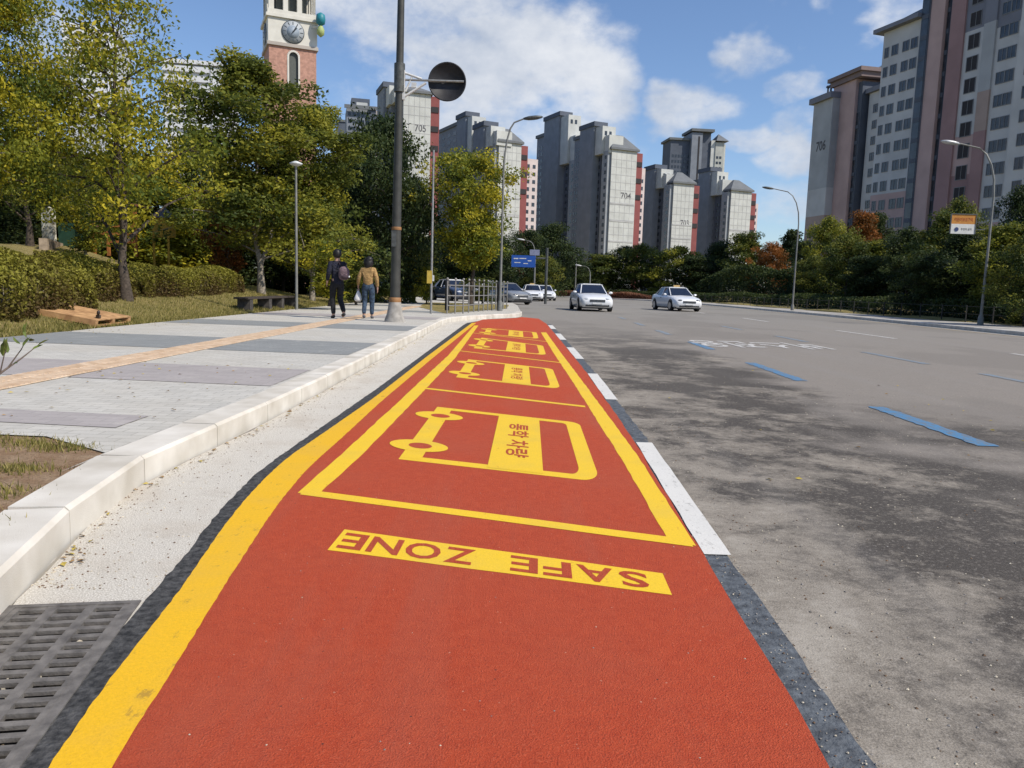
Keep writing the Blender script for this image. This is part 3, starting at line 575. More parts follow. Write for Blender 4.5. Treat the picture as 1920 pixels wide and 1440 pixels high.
# ------------------------------------------------------------------ foliage
def np_mesh(name, V, quads, m, tint=None, mats_=None):
    me = bpy.data.meshes.new(name); nV, nF = len(V), len(quads); k = quads.shape[1]
    me.vertices.add(nV); me.vertices.foreach_set('co', np.ascontiguousarray(V, np.float32).ravel())
    me.loops.add(nF * k); me.loops.foreach_set('vertex_index', np.ascontiguousarray(quads, np.int32).ravel())
    me.polygons.add(nF); me.polygons.foreach_set('loop_start', np.arange(0, nF * k, k, dtype=np.int32)); me.polygons.foreach_set('loop_total', np.full(nF, k, np.int32))
    if tint is not None: a = me.attributes.new('tint', 'FLOAT', 'FACE'); a.data.foreach_set('value', tint.astype(np.float32))
    me.materials.append(m); me.update(calc_edges=True); return me
def leaves(name, C, T, size, m, rng, up=.5, out=None):
    n = len(C); a = rng.normal(size=(n, 3)); a /= np.linalg.norm(a, axis=1, keepdims=True)
    nr_ = rng.normal(size=(n, 3)); nr_ = nr_ * .55 + (out * 1.1 if out is not None else 0); nr_[:, 2] += up; b = np.cross(nr_, a); b /= np.linalg.norm(b, axis=1, keepdims=True)
    s = (size * rng.uniform(.6, 1.35, n))[:, None]; a = a * s; b = b * s * .55
    V = np.stack([C - a, C + b * 1.0, C + a, C - b], 1).reshape(-1, 3)
    return np_mesh(name, V, np.arange(4 * n).reshape(-1, 4), m, T)
def tree_proto(seed, H, Rr, cb, nleaf, ls, m, bark=BARK, form='round', sig=.30, trunk=.11, fork=False, top_thin=0.0, nlimb=26):
    rng = np.random.default_rng(seed); r = random.Random(seed); tb = MB(); ends = []
    lean = Vector((r.uniform(-.05, .05), r.uniform(-.05, .05), 1)); tp = []
    for i in range(9):
        z = H * .93 * i / 8; tp.append(Vector((lean.x * z + .08 * math.sin(i * 1.3 + seed), lean.y * z + .08 * math.cos(i * 1.7 + seed), z)))
    tp[0] = Vector((0, 0, -.15)); rad = [max(.012, trunk * (1 - .93 * (i / 8) ** .8)) for i in range(9)]; rad[0] = trunk * 1.5
    tb.tube(tp, rad, 9)
    if fork: tb.tube([tp[1], tp[1] + Vector((.28, .1, H * .12)), tp[1] + Vector((.5, .15, H * .45))], [trunk * .7, trunk * .6, .03], 7)
    def tpos(z): f = max(0, min(7.999, z / (H * .93) * 8)); i = int(f); return tp[i].lerp(tp[i + 1], f - i)
    for i in range(nlimb):
        t = (i + r.random()) / nlimb; z = cb + (H * .96 - cb) * t
        if form == 'round': env = Rr * math.sqrt(max(.05, 1 - (2 * t - .75) ** 2 * .62))
        elif form == 'vase': env = Rr * (.35 + .8 * t) * math.sqrt(max(.04, 1 - t ** 5))
        elif form == 'low': env = Rr * (1.05 - .62 * t)
        elif form == 'cone': env = Rr * (1.02 - .9 * t)
        else: env = Rr * (1 - .5 * t) * (.8 + .4 * math.sin(t * 9 + seed))
        ln = env * r.uniform(.72, 1.12); az = i * 2.399 + r.uniform(-.5, .5); rise = {'round': .35, 'vase': .9, 'cone': .12}.get(form, .5) * ln * r.uniform(.5, 1.2)
        p0 = tpos(max(.3, z - rise * .8)); p1 = Vector((p0.x + math.cos(az) * ln, p0.y + math.sin(az) * ln, min(H, p0.z + rise)))
        mid = p0.lerp(p1, .5) + Vector((r.uniform(-.1, .1) * ln, r.uniform(-.1, .1) * ln, .10 * ln)); rr = max(.012, trunk * .42 * (1 - t * .7))
        tb.tube([p0, mid, p1], [rr, rr * .6, .008], 5, cap=False)
        for q in range(7):
            f = r.uniform(.28, 1.05); base = p0.lerp(mid, f * 2) if f < .5 else mid.lerp(p1, (f - .5) * 2)
            e = base + Vector((r.gauss(0, .26), r.gauss(0, .26), r.gauss(.04, .2))) * env * .75
            if q < 4: tb.tube([base, e], [rr * .35, .005], 4, cap=False)
            ends.append((e, t))
    ends.append((tpos(H), 1))
    E_ = np.array([tuple(e[0]) for e in ends]); tt = np.array([e[1] for e in ends]); wt = rng.uniform(.35, 1.4, len(E_)) * (1 - top_thin * tt); wt /= wt.sum()
    idx = rng.choice(len(E_), nleaf, p=wt); ct = rng.uniform(.15, .85, len(E_))
    dn = rng.normal(size=(nleaf, 3)); dn /= np.linalg.norm(dn, axis=1, keepdims=True); csz = rng.uniform(.75, 1.35, len(E_))[idx]
    d = dn * (rng.uniform(.25, 1, nleaf) ** .45 * csz)[:, None] * np.array([1, 1, .68]) * sig * 1.5 * (Rr / 2.2) + rng.normal(0, .05, (nleaf, 3))
    T = np.clip(ct[idx] + rng.normal(0, .08, nleaf), 0, 1)
    cm = leaves('crown', E_[idx] + d, T, ls, m, rng, .35, dn); return tb.mesh('trunk', bark), cm
PROT = {}
EXT = {}
def proto(key, *a, **k):
    PROT[key] = tree_proto(*a, **k); me = PROT[key][1]; co = np.empty(len(me.vertices) * 3, np.float32); me.vertices.foreach_get('co', co); co = co.reshape(-1, 3)
    EXT[key] = (float(np.percentile(co[:, 2], 99.7)), float(np.percentile(np.hypot(co[:, 0], co[:, 1]), 97)))
proto('bigyel', 3, 8.6, 2.7, 2.6, 62000, .058, LYEL, form='round', sig=.40, nlimb=34)
proto('light', 5, 8.4, 2.7, 2.3, 17000, .058, LYEL, form='low', sig=.30, top_thin=.80, trunk=.13, nlimb=34)
proto('tall', 8, 9.2, 2.3, 2.0, 38000, .064, LTAL, bark=BARKL, form='spread', sig=.30, fork=True, trunk=.09, nlimb=34)
proto('vase', 12, 7.0, 2.3, 2.0, 24000, .066, LYEL, form='vase', sig=.30, nlimb=30)
proto('dark', 15, 8.5, 3.0, 1.2, 24000, .095, LDRK, form='round', sig=.42, nlimb=30)
proto('dark2', 16, 8.0, 2.6, 1.0, 20000, .095, LDRK, form='spread', sig=.42, nlimb=30)
proto('mid', 21, 6.0, 2.3, .9, 15000, .085, LMID, form='round', sig=.36, nlimb=26)
proto('mid2', 22, 6.5, 2.2, .8, 15000, .085, LMID, form='spread', sig=.36, nlimb=26)
proto('cone', 25, 7.5, 2.3, .5, 14000, .10, LDRK, form='cone', sig=.34, nlimb=40)
proto('small', 31, 3.6, 1.3, .5, 5000, .065, LYG, form='vase', sig=.3, trunk=.06, nlimb=18)
def tree(key, label, loc, H, wid=None, rz=None, leaf=None, group=None, cat='tree', name=None, bark=None):
    tm, cm = PROT[key]; s = H / EXT[key][0]
    sx = s if wid is None else wid
    t = thing(name or 'tree', label, cat, loc, rz if rz is not None else random.uniform(0, 6.28), group, (sx, sx, s))
    a = link('trunk', tm, t); c = link('crown', cm, t)
    if leaf: c.material_slots[0].link = 'OBJECT'; c.material_slots[0].material = leaf
    if bark: a.material_slots[0].link = 'OBJECT'; a.material_slots[0].material = bark
    return t
def tpx(key, label, px, ytop, Y, leaf=None, rwpx=None, zb=None, **k):      # a tree that stands at depth Y under the given bearing
    p = P(px, 545, Y); top = P(px, ytop, Y).z; z = rampz(p.x, Y) if zb is None else zb
    if z < 0: z = .1
    H = top - z; w = None
    if rwpx: R0 = EXT[key][1]; w = rwpx / F * Y / R0
    return tree(key, label, (p.x, Y, z), H, w, leaf=leaf, **k)
tpx('bigyel', 'big yellowing tree at the left edge of the view, beside a slim pale trunk', -25, -70, 17.5, rwpx=170, rz=.8, bark=BARKL)
tpx('light', 'tree with a dark trunk and thin yellow-green top rising from the clipped hedge', 238, -95, 19.6, rwpx=190, rz=2.2)
tpx('tall', 'tall green tree with a forked pale trunk, in front of the clock tower', 490, 105, 29.5, rwpx=150, rz=.4)
tpx('tall', 'bushy green tree beside the slim park lamp, left of the two walkers', 585, 205, 33, rwpx=110, rz=3.1)
tpx('dark', 'dark green tree right behind the tall sign pole', 705, 222, 40, rwpx=118, zb=.2)
tpx('dark2', 'dark green tree between the park lamp and the sign pole', 640, 300, 44, rwpx=95, zb=.3)
tpx('dark2', 'dark tree just right of the sign pole, behind the pavement', 775, 330, 46, rwpx=52, zb=.2)
tpx('vase', 'yellow tree standing by the railing at the end of the bay', 884, 285, 39, rwpx=88, rz=1.3, zb=.15)
G_ = 'dark trees massed behind the playground'
for i, (px, yt, Y, w, lf, kk, lab) in enumerate([(20, 300, 31, 130, None, 'dark', 'leftmost dark tree behind the playground'), (110, 275, 33, 125, LMID, 'dark2', 'green tree behind the white stele'),
        (190, 285, 37, 120, LYG, 'dark', 'yellow-green tree rising behind the light-topped tree'), (300, 290, 38, 130, LYEL, 'dark2', 'yellow tree behind and right of the dark trunk'),
        (385, 240, 40, 80, LMID, 'dark', 'green tree left of the forked trunk, under the white block'), (440, 330, 41, 95, None, 'dark2', 'dark tree low behind the forked trunk'),
        (530, 350, 44, 110, None, 'dark', 'dark tree behind the slim park lamp'), (255, 385, 44, 130, None, 'dark2', 'low dark tree behind the orange play frame'), (70, 400, 45, 150, None, 'dark', 'low dark tree left of the white stele'),
        (350, 400, 46, 130, None, 'cone', 'low dark tree behind the yellow play figure'), (600, 400, 50, 110, None, 'cone', 'dark conical tree behind the walkers')]):
    tpx(kk, lab, px, yt, Y, leaf=lf, rwpx=w, group=G_)
tpx('light', 'green tree behind the big yellowing tree, left of the dark trunk', 60, 130, 27, leaf=LMID, rwpx=120, rz=4)
tpx('small', 'thin leaning shrub tree in front of the green play post', 165, 355, 27, leaf=LYG, rwpx=55, bark=BARKL, group='small ornamental trees on the lawn')
tpx('small', 'reddish shrub tree between the hedge and the forked trunk', 432, 345, 33, leaf=LORA, rwpx=52, bark=BARKL, group='small ornamental trees on the lawn')
tpx('small', 'low golden shrub behind the navy-coated walker', 618, 452, 27.5, leaf=LYEL, rwpx=52, zb=.35, cat='shrub', name='shrub')
tpx('small', 'small dark shrub behind the walker in mustard', 668, 488, 34, leaf=LMID, rwpx=40, zb=.2, cat='shrub', name='shrub')
tpx('small', 'low green shrub behind the railing', 905, 520, 44, leaf=LMID, rwpx=45, zb=.15, cat='shrub', name='shrub')
tpx('small', 'small golden shrub beside the thin sign post', 800, 500, 40, leaf=LYEL, rwpx=22, zb=.15, cat='shrub', name='shrub')
tpx('small', 'olive shrub in the pavement gap right of the sign pole', 770, 440, 43, leaf=LMID, rwpx=50, zb=.15, cat='shrub', name='shrub')
# trees across the road end and down the right side
rows = [(840, 430, 75, 95, LDRK, 'dark'), (925, 440, 72, 70, LDRK, 'dark2'), (985, 432, 95, 52, LDRK, 'dark'), (1030, 420, 105, 55, LDRK, 'dark2'), (1015, 480, 88, 40, LMID, 'mid'),
        (1075, 482, 118, 45, LDRK, 'mid'), (1120, 478, 121, 55, LMID, 'mid2'), (1160, 462, 124, 50, LDRK, 'dark'), (1205, 458, 120, 55, LMID, 'mid'), (1262, 462, 116, 60, LTAL, 'mid'),
        (1305, 480, 112, 45, LDRK, 'mid2'), (1345, 452, 116, 48, LDRK, 'dark2'), (1395, 436, 108, 52, LMID, 'mid2'), (1440, 455, 95, 38, LORA, 'mid'), (1475, 432, 102, 40, LDRK, 'cone'),
        (1512, 452, 88, 38, LDRK, 'mid2'), (1552, 408, 80, 52, LTAL, 'mid'), (1600, 398, 82, 42, LORA, 'mid2'), (1588, 440, 66, 60, LMID, 'mid'), (1655, 452, 66, 60, LTAL, 'mid2'),
        (1640, 400, 84, 40, LDRK, 'mid2'), (1700, 428, 56, 62, LDRK, 'mid'), (1752, 400, 52, 66, LMID, 'mid2'), (1790, 372, 58, 50, LMID, 'mid'), (1800, 430, 42, 70, LDRK, 'dark2'),
        (1868, 420, 38, 75, LTAL, 'mid2'), (1915, 345, 44, 70, LDRK, 'dark'), (1940, 440, 32, 80, LMID, 'mid'), (1990, 330, 38, 95, LDRK, 'dark2'), (1730, 470, 44, 60, LDRK, 'mid'), (1625, 480, 58, 52, LDRK, 'mid2'), (1530, 480, 74, 45, LMID, 'mid')]
nm = {id(LDRK): 'dark green', id(LMID): 'green', id(LTAL): 'olive-green', id(LORA): 'orange-tinged', id(LYEL): 'yellow'}
spot = ['far behind the yellow bay tree', 'behind the railing lamp', 'left of the blue road sign', 'right above the blue road sign', 'right under the blue road sign', 'beyond the nearest taxi-side car', 'directly beyond the leading white car', 'below the middle apartment gable',
        'beyond the gap between the two leading cars', 'beyond the right-hand white car', 'just right of the right-hand white car', 'below the stepped apartment block', 'below the right-most small apartment gable', 'left of the arched street lamp', 'behind the arched street lamp',
        'right of the arched street lamp', 'in front of the pink tower corner, tall', 'in front of the dark window strip', 'low in front of the pink tower corner', 'below the grey tower windows, low', 'below the grey tower windows, behind the others', 'left of the orange board, set low',
        'left of the orange board, tall', 'just behind the orange board', 'right beneath the orange board', 'right of the orange board', 'at the right edge, taller than its neighbours', 'low at the right edge near the fence', 'past the right edge of the view', 'shaded, below the pink wall', 'shaded, beneath the orange maple', 'low, beside the small gatepost']
gn = 'roadside trees beyond the far kerb'
for i, (px, yt, Y, w, lf, kk) in enumerate(rows):
    tpx(kk, nm[id(lf)] + ' roadside tree ' + spot[i], px, yt, Y, leaf=lf, rwpx=w, zb=.15 if Y > 90 else None, group=gn)
# clipped hedges
def hedge(label, pts, w, h, n, m, z=None, ls=.035, seed=1, group='clipped hedges on the slope', wob=.12):
    rng = np.random.default_rng(seed); tot = len(pts) - 1; u = rng.random(n) * tot; i = np.minimum(u.astype(int), tot - 1); f = u - i; Pp = np.array(pts, float)
    c = Pp[i] * (1 - f)[:, None] + Pp[i + 1] * f[:, None]; dv = Pp[i + 1] - Pp[i]; dv /= np.linalg.norm(dv, axis=1, keepdims=True); nn = np.stack([-dv[:, 1], dv[:, 0]], 1)
    th = rng.uniform(-.15, math.pi + .15, n); rr = 1 - np.abs(rng.normal(0, .10, n)); sq = np.maximum(np.abs(np.cos(th)), np.abs(np.sin(th))) ** .7
    wob_ = 1 + wob * np.sin(u * 7.1 + seed) + wob * .8 * np.sin(u * 17 + 2 + th * 3)
    off = np.cos(th) / sq * w / 2 * rr * wob_; hz = np.abs(np.sin(th)) / sq * h * rr * wob_ * np.minimum(1, .35 + 6 * np.minimum(u, tot - u) / tot + .2)
    C = np.stack([c[:, 0] + nn[:, 0] * off, c[:, 1] + nn[:, 1] * off, hz], 1); gz = np.array([rampz(x, y) if z is None else z for x, y in C[:, :2]]); C[:, 2] += gz + .02
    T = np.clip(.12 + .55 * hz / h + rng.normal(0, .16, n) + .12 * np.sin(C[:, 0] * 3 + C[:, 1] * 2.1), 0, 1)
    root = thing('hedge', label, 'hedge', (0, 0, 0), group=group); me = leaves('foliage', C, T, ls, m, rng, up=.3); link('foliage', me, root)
    b = MB()
    for k in range(int(n / 260)):
        j = rng.integers(n); x0, y0, g_ = c[j, 0] + nn[j, 0] * off[j] * .4, c[j, 1] + nn[j, 1] * off[j] * .4, gz[j]
        b.tube([(x0, y0, g_ - .05), (x0 + rng.uniform(-.1, .1), y0 + rng.uniform(-.1, .1), g_ + hz[j] * .6 + .1)], [.012, .006], 4, cap=False)
    core = []
    o = b.build('stems', BARKL, root); o['kind'] = 'stuff'; return root
def HX(px, py): # point on the slope seen at a pixel
    for k in range(400):
        d = ray(px, py); t = 3 + k * .15
        if CAMH + d.z * t <= rampz(d.x * t, d.y * t): return (d.x * t, d.y * t)
    return (d.x * t, d.y * t)
h1 = [HX(-150, 610), HX(0, 592), HX(75, 583), HX(135, 574)]; off_ = Vector((-.9, .5))
hedge('clipped olive hedge at the left edge, behind the wooden pallet', [(p[0] - .7, p[1] + .6) for p in h1], 1.9, .72, 42000, LHDG, seed=3)
hedge('darker clipped hedge between the left hedge and the dark tree trunk', [(p[0] - .9, p[1] + 1.2) for p in [HX(140, 572), HX(185, 566), HX(238, 560)]], 1.5, .70, 24000, LHDG, seed=5)
hedge('long clipped hedge right of the dark tree trunk', [(p[0] - .8, p[1] + .7) for p in [HX(255, 560), HX(330, 560), HX(400, 555), HX(452, 548)]], 1.5, .66, 42000, LHDG, seed=8)
hedge('low dark hedge along the far side of the playground', [(-9.5, 38), (-7, 40), (-5.6, 42)], 1.6, 1.2, 9000, LMID, seed=10, ls=.06)
hedge('low dark shrub belt at the foot of the far trees', [(22.6, 24), (23, 40), (23.6, 62), (23.8, 82), (20.6, 104), (13, 116)], 1.8, 1.0, 50000, LDRK, z=.2, seed=12, ls=.09, group='shrub belts beyond the road')
hedge('low reddish planting strip edging the road bend', [(18.5, 104), (11.8, 112.2), (3, 118.5), (-12, 123.5)], 1.2, .75, 16000, leafmat('reddish_leaves', (.10, .05, .03), (.24, .10, .06), (.34, .18, .10)), z=.1, seed=17, ls=.10, group='shrub belts beyond the road')
hedge('dark shrub belt closing the view at the road bend', [(13.5, 118), (3, 122.5), (-6, 125), (-14, 127)], 3, 2.6, 26000, LDRK, z=.1, seed=13, ls=.16, group='shrub belts beyond the road')
hedge('tall dark shrub belt behind the right-hand trees', [(28, 20), (29, 40), (30, 62), (30.5, 84), (26, 108)], 3, 3.4, 60000, LDRK, z=.8, seed=14, ls=.14, group='shrub belts beyond the road')
hedge('dark thicket behind the playground trees', [(-36, 46), (-24, 49), (-14, 52), (-7, 56)], 4, 4.2, 52000, LDRK, z=.3, seed=15, ls=.13, group='shrub belts beyond the road')
hedge('dark thicket behind the parked cars on the left', [(-7.5, 72), (-3, 84), (-1, 100)], 4, 3.4, 24000, LDRK, z=0, seed=16, ls=.14, group='shrub belts beyond the road')
# grass blades on the slope, tufts on the bed
def grass(name, n, fn, h0, h1, m, seed=1):
    rng = np.random.default_rng(seed); xy = fn(rng, n); z = np.array([rampz(x, y) if x < -5 or x > 15 else .138 for x, y in xy]); C = np.column_stack([xy, z - .01])
    h = rng.uniform(h0, h1, n)[:, None]; a = rng.uniform(0, 2 * math.pi, n); s = np.stack([np.cos(a), np.sin(a), 0 * a], 1) * h * .10; ln = rng.normal(0, .35, (n, 3)) * h; ln[:, 2] = h[:, 0]
    V = np.stack([C - s, C + s, C + ln], 1).reshape(-1, 3); o = link(name, np_mesh(name, V, np.arange(3 * n).reshape(-1, 3), m, np.clip(rng.normal(.5, .28, n), 0, 1))); o['kind'] = 'stuff'; return o
grass('lawn_grass', 90000, lambda r, n: np.column_stack([-7.62 - r.random(n) ** 1.3 * 6.5, 10 + r.random(n) ** 1.3 * 26]), .03, .09, LGRS, 4)
def bedfn(r, n):
    cs = np.array([(-2.75, 4.33), (-2.5, 4.22), (-3.1, 4.42), (-2.45, 3.72), (-3.6, 4.3), (-2.3, 3.3), (-2.9, 3.6), (-3.3, 3.9), (-2.2, 2.9)]); i = r.integers(len(cs), size=n); return cs[i] + r.normal(0, 1, (n, 2)) * np.array([.11, .055])
grass('bed_grass', 5200, bedfn, .015, .05, LGRS, 6)
# sapling at the left edge whose twig leans into view
tw = thing('sapling', 'thin leafy twig leaning in from the left edge over the pavement', 'sapling', (-2.45, 3.25, .13))
a0 = P(-60, 760, 2.75) - Vector((-2.45, 3.25, .13)); a1 = P(0, 700, 2.85) - Vector((-2.45, 3.25, .13)); a2 = P(40, 672, 2.95) - Vector((-2.45, 3.25, .13)); a3 = P(74, 645, 3.0) - Vector((-2.45, 3.25, .13))
b = MB(); b.tube([(0, 0, -.1), a0 * .6, a0, a1, a2, a3], [.008, .007, .0055, .0045, .003, .0012], 6)
b.tube([a1.lerp(a2, .35), P(40, 655, 2.92) - Vector((-2.45, 3.25, .13)), P(52, 632, 2.9) - Vector((-2.45, 3.25, .13))], [.003, .002, .001], 5)
b.tube([a1, P(8, 665, 2.85) - Vector((-2.45, 3.25, .13)), P(12, 655, 2.85) - Vector((-2.45, 3.25, .13))], [.003, .002, .001], 5)
b.build('stem', mat('twig_bark', (.13, .10, .08), .9), tw)
lm = pmesh('leaf', [(0, 0, 0), (.018, .012, .004), (.05, .012, .002), (.075, 0, -.006), (.05, -.012, .002), (.018, -.012, .004), (.04, 0, -.003)], [(0, 1, 6), (1, 2, 6), (2, 3, 6), (3, 4, 6), (4, 5, 6), (5, 0, 6)])
lm.materials.append(mat('twig_leaf', (.10, .13, .022), .5, var=.35, scale=30, col2=(.05, .07, .015)))
rr_ = random.Random(4)
for (px, py, q, sc) in [(5, 668, 1.2, .9), (15, 662, 2.0, .8), (0, 675, 3.2, .9), (42, 650, 1.0, .6), (50, 634, 1.9, .75), (38, 645, 2.6, .6), (55, 640, .3, .6), (70, 648, .6, .6), (60, 655, .5, .55), (12, 658, 1.5, .7), (46, 625, 1.4, .6), (-12, 690, 2.4, .8), (25, 682, .2, .5)]:
    o = link('leaf', lm, tw, loc=P(px, py, 2.9) - Vector((-2.45, 3.25, .13))); o.rotation_euler = (rr_.uniform(-.8, .8), -q, rr_.uniform(-.8, .8)); o.scale = (sc,) * 3
# ------------------------------------------------------------------ poles, lamps and signs
STEEL = mat('galvanised_steel', (.30, .30, .29), .5, .5, var=.15, scale=10)
DSTEEL = mat('dark_steel', (.10, .105, .10), .55, .4, var=.2, scale=10)
GREYP = mat('grey_pole_paint', (.20, .20, .185), .6, .1, var=.12, scale=6)
BANDB = mat('orange_band', (.26, .13, .05), .6)
CONC = mat('pole_foot_concrete', (.33, .31, .28), .9, var=.15)
DARKD = mat('dark_sign_back', (.022, .022, .026), .6, .1, var=.15)
WBR = mat('white_bracket_paint', (.62, .62, .60), .5)
pb = Vector((*G(740, 603, .15), .15))
pole = thing('sign_pole', 'tall dark steel pole with a round sign arm, on the pavement behind the kerb', 'pole', pb)
def pp(py, dx=0): q = P(0, py, pb.y); return q.z - pb.z
ztop = P(752, -60, pb.y).z - pb.z; lx = P(752, 0, pb.y).x - pb.x; lz = P(752, 0, pb.y).z - pb.z
def ax(z): return lx * z / lz
b = MB(); b.tube([(ax(z), 0, z) for z in (0, 1.5, 4, 7, ztop)], [.135, .12, .105, .09, .08], 14); b.build('shaft', mat('pole_paint', (.06, .06, .053), .5, .3, var=.12, scale=5), pole)
b = MB(); b.lathe([(.27, -.02), (.26, .05), (.21, .18), (.175, .36), (.16, .50)], 16); b.build('foot', CONC, pole)
b = MB(); b.lathe([(.155, .50), (.158, .53), (.158, .60), (.14, .62)], 16); b.build('collar', BANDB, pole)
zc = P(740, 430, pb.y).z - pb.z; b = MB(); b.lathe([(.122, -.02), (.126, 0), (.126, .04), (.122, .06)], 14, (ax(zc), 0, zc)); b.build('collar', BANDB, pole)
b = MB(); b.box(ax(2) - .1, ax(2) + .02, -.14, -.10, 1.9, 2.3); b.build('service_hatch', DSTEEL, pole)
cs = P(838, 152, pb.y) - pb; pa = P(756, 152, pb.y) - pb; pe = P(872, 151, pb.y) - pb
za = cs.z
b = MB(); b.tube([(ax(za), 0, za), (cs.x + .42, 0, cs.z)], .028, 8)
b.build('arm', STEEL, pole)
b = MB(); b.tube([(ax(za) + .1, 0, za + .17), (cs.x - .62, .0, za + .03)], .03, 6); b.tube([(ax(za - .4) + .1, 0, za - .42), (cs.x - .52, 0, za - .06)], .032, 6); b.tube([(ax(za) + .15, 0, za - .28), (ax(za) + .32, 0, za + .1)], .025, 6)
b.box(ax(za) + .08, ax(za) + .14, -.05, .05, za - .48, za + .22); b.box(ax(za) + .3, ax(za) + .42, -.03, .03, za - .18, za - .06); b.build('bracket', WBR, pole)
b = MB(); b.lathe([(.135, -.30), (.135, .38)], 12, (ax(za), 0, za)); b.build('clamp', DSTEEL, pole)
sg = thing('round_sign', 'dark back of a round traffic sign on the arm of the tall pole', 'road sign', pb + cs)
Mr = Matrix.Rotation(math.pi / 2, 4, 'X')
b = MB(); b.lathe([(.46, -.012), (.475, -.02), (.475, .0), (.44, .005), (.44, -.004), (.01, -.004)], 40, M=Matrix.Translation((0, .05, 0)) @ Mr); b.build('disc', DARKD, sg)
b = MB(); b.box(-.02, .42, .0, .035, -.02, .02); b.box(-.44, -.1, .0, .035, -.018, .018); b.build('mounting_rail', STEEL, sg)
def arch_lamp(label, base, H, reach, dirx, rise, group, m=GREYP, head_m=None, r0_=.065):
    t = thing('street_lamp', label, 'street lamp', base, 0, group); b = MB()
    pts = [(0, 0, 0), (0, 0, H * .35), (0, 0, H * .72)] + [(dirx * reach * (1 - math.cos(a)) * .55, 0, H * .72 + (H * .26) * math.sin(a)) for a in (.35, .7, 1.05, 1.4)] + [(dirx * reach, 0, H)]
    b.tube(pts, [r0_, r0_ * .8, r0_ * .66, .042, .038, .035, .032, .03], 9); b.build('post', m, t)
    b = MB(); b.lathe([(r0_ * 1.9, 0), (r0_ * 1.7, .3), (r0_ * 1.2, .42)], 10); b.build('base', m, t)
    b = MB(); x = dirx * reach; M_ = Matrix.Translation((x + dirx * .3, 0, H + .02)) @ Matrix.Rotation(-dirx * .12, 4, 'Y'); b.ellipsoid((0, 0, 0), (.42, .15, .085), 10, 6); b.V = [M_ @ Vector(v) for v in b.V]; b.build('lamp_head', head_m or mat('lamp_head_shell', (.5, .5, .5), .4, .3), t); return t
gl_ = 'arched street lamps'
lb = P(937, 585, 32); zz = P(1000, 222, 32).z
arch_lamp('arched street lamp behind the railing, its arm reaching right across the apartment blocks', (lb.x, 32, .15), zz - .15, P(985, 222, 32).x - lb.x, 1, 0, gl_, GREYP, DSTEEL, .06)
q = P(1487, 560, 54); arch_lamp('arched street lamp rising from the trees left of the pink tower', (q.x, 54, .14), P(1440, 357, 54).z, q.x - P(1448, 357, 54).x, -1, 0, gl_, GREYP, DSTEEL)
q = P(1843, 560, 33); arch_lamp('arched street lamp in front of the pink tower, with the orange board', (q.x, 33, .14), P(1785, 270, 33).z - .1, q.x - P(1795, 270, 33).x, -1, 0, gl_, GREYP)
q2 = P(1806, 421, 32.6)
ob = thing('notice_board', 'orange and white notice board hung among the trees on the lamp post', 'sign', (q2.x, 32.6, q2.z))
ORG = mat('orange_board', (.50, .21, .035), .6, var=.06); b = MB(); b.box(-.50, .50, 0, .03, .02, .40); b.build('orange_panel', ORG, ob)
b = MB(); b.box(-.50, .50, 0, .03, -.38, .02); b.build('white_panel', mat('board_white', (.62, .61, .57), .6, var=.04), ob)
b = MB(); b.lathe([(.085, 0), (.085, .01)], 16, M=Matrix.Translation((-.26, -.004, -.2)) @ Mr); b.build('blue_emblem', mat('emblem_blue', (.03, .05, .14), .6), ob)
REDT = mat('rust_lettering', (.36, .08, .02), .7); GRYT = mat('grey_lettering', (.16, .16, .15), .7)
lettering('lettering', '어린이보호구역', REDT, lambda x, y: Vector((-.38 + .76 * x, -.004, .12 + .16 * y)), ob, True)
lettering('lettering', '주정차 금지', GRYT, lambda x, y: Vector((-.08 + .44 * x, -.004, -.24 + .10 * y)), ob, True)
b = MB(); b.box(-.53, .53, -.02, .05, .40, .44); b.box(-.53, -.50, -.02, .05, -.38, .40); b.box(.50, .53, -.02, .05, -.38, .40); b.box(.5, .95, .05, .08, .1, .14); b.box(.5, .95, .05, .08, -.2, -.16); b.build('frame', DSTEEL, ob)
# park lamp
pk = P(556, 556, 26.5); t = thing('park_lamp', 'slim grey park lamp standing behind the bench', 'lamp post', (pk.x, 26.5, rampz(pk.x, 26.5) - .05)); zt = P(557, 312, 26.5).z - t.location.z
b = MB(); b.tube([(0, 0, 0), (0, 0, zt * .5), (0, 0, zt)], [.05, .044, .036], 10); b.build('post', GREYP, t)
b = MB(); b.lathe([(.11, 0), (.1, .25), (.07, .3)], 10); b.build('base', GREYP, t)
b = MB(); b.lathe([(.05, 0), (.2, .06), (.22, .1), (.05, .17)], 14, (0, 0, zt)); b.build('lamp_head', mat('lamp_white', (.6, .62, .62), .4), t)
# thin sign post right of the pole
sp = Vector((*G(808, 588, .15), .15)); t = thing('sign_post', 'thin grey post with a small yellow plate, by the left end of the railing', 'sign post', sp); zt = P(808, 290, sp.y).z
b = MB(); b.tube([(0, 0, 0), (0, 0, zt)], [.04, .034], 8); b.build('post', STEEL, t)
b = MB(); b.box(-.15, .02, -.06, -.03, 1.02, 1.45); b.build('plate', mat('plate_yellow', (.5, .36, .06), .6), t); b = MB(); b.box(.03, .09, -.05, .0, 1.1, 1.3); b.build('push_button', WBR, t)
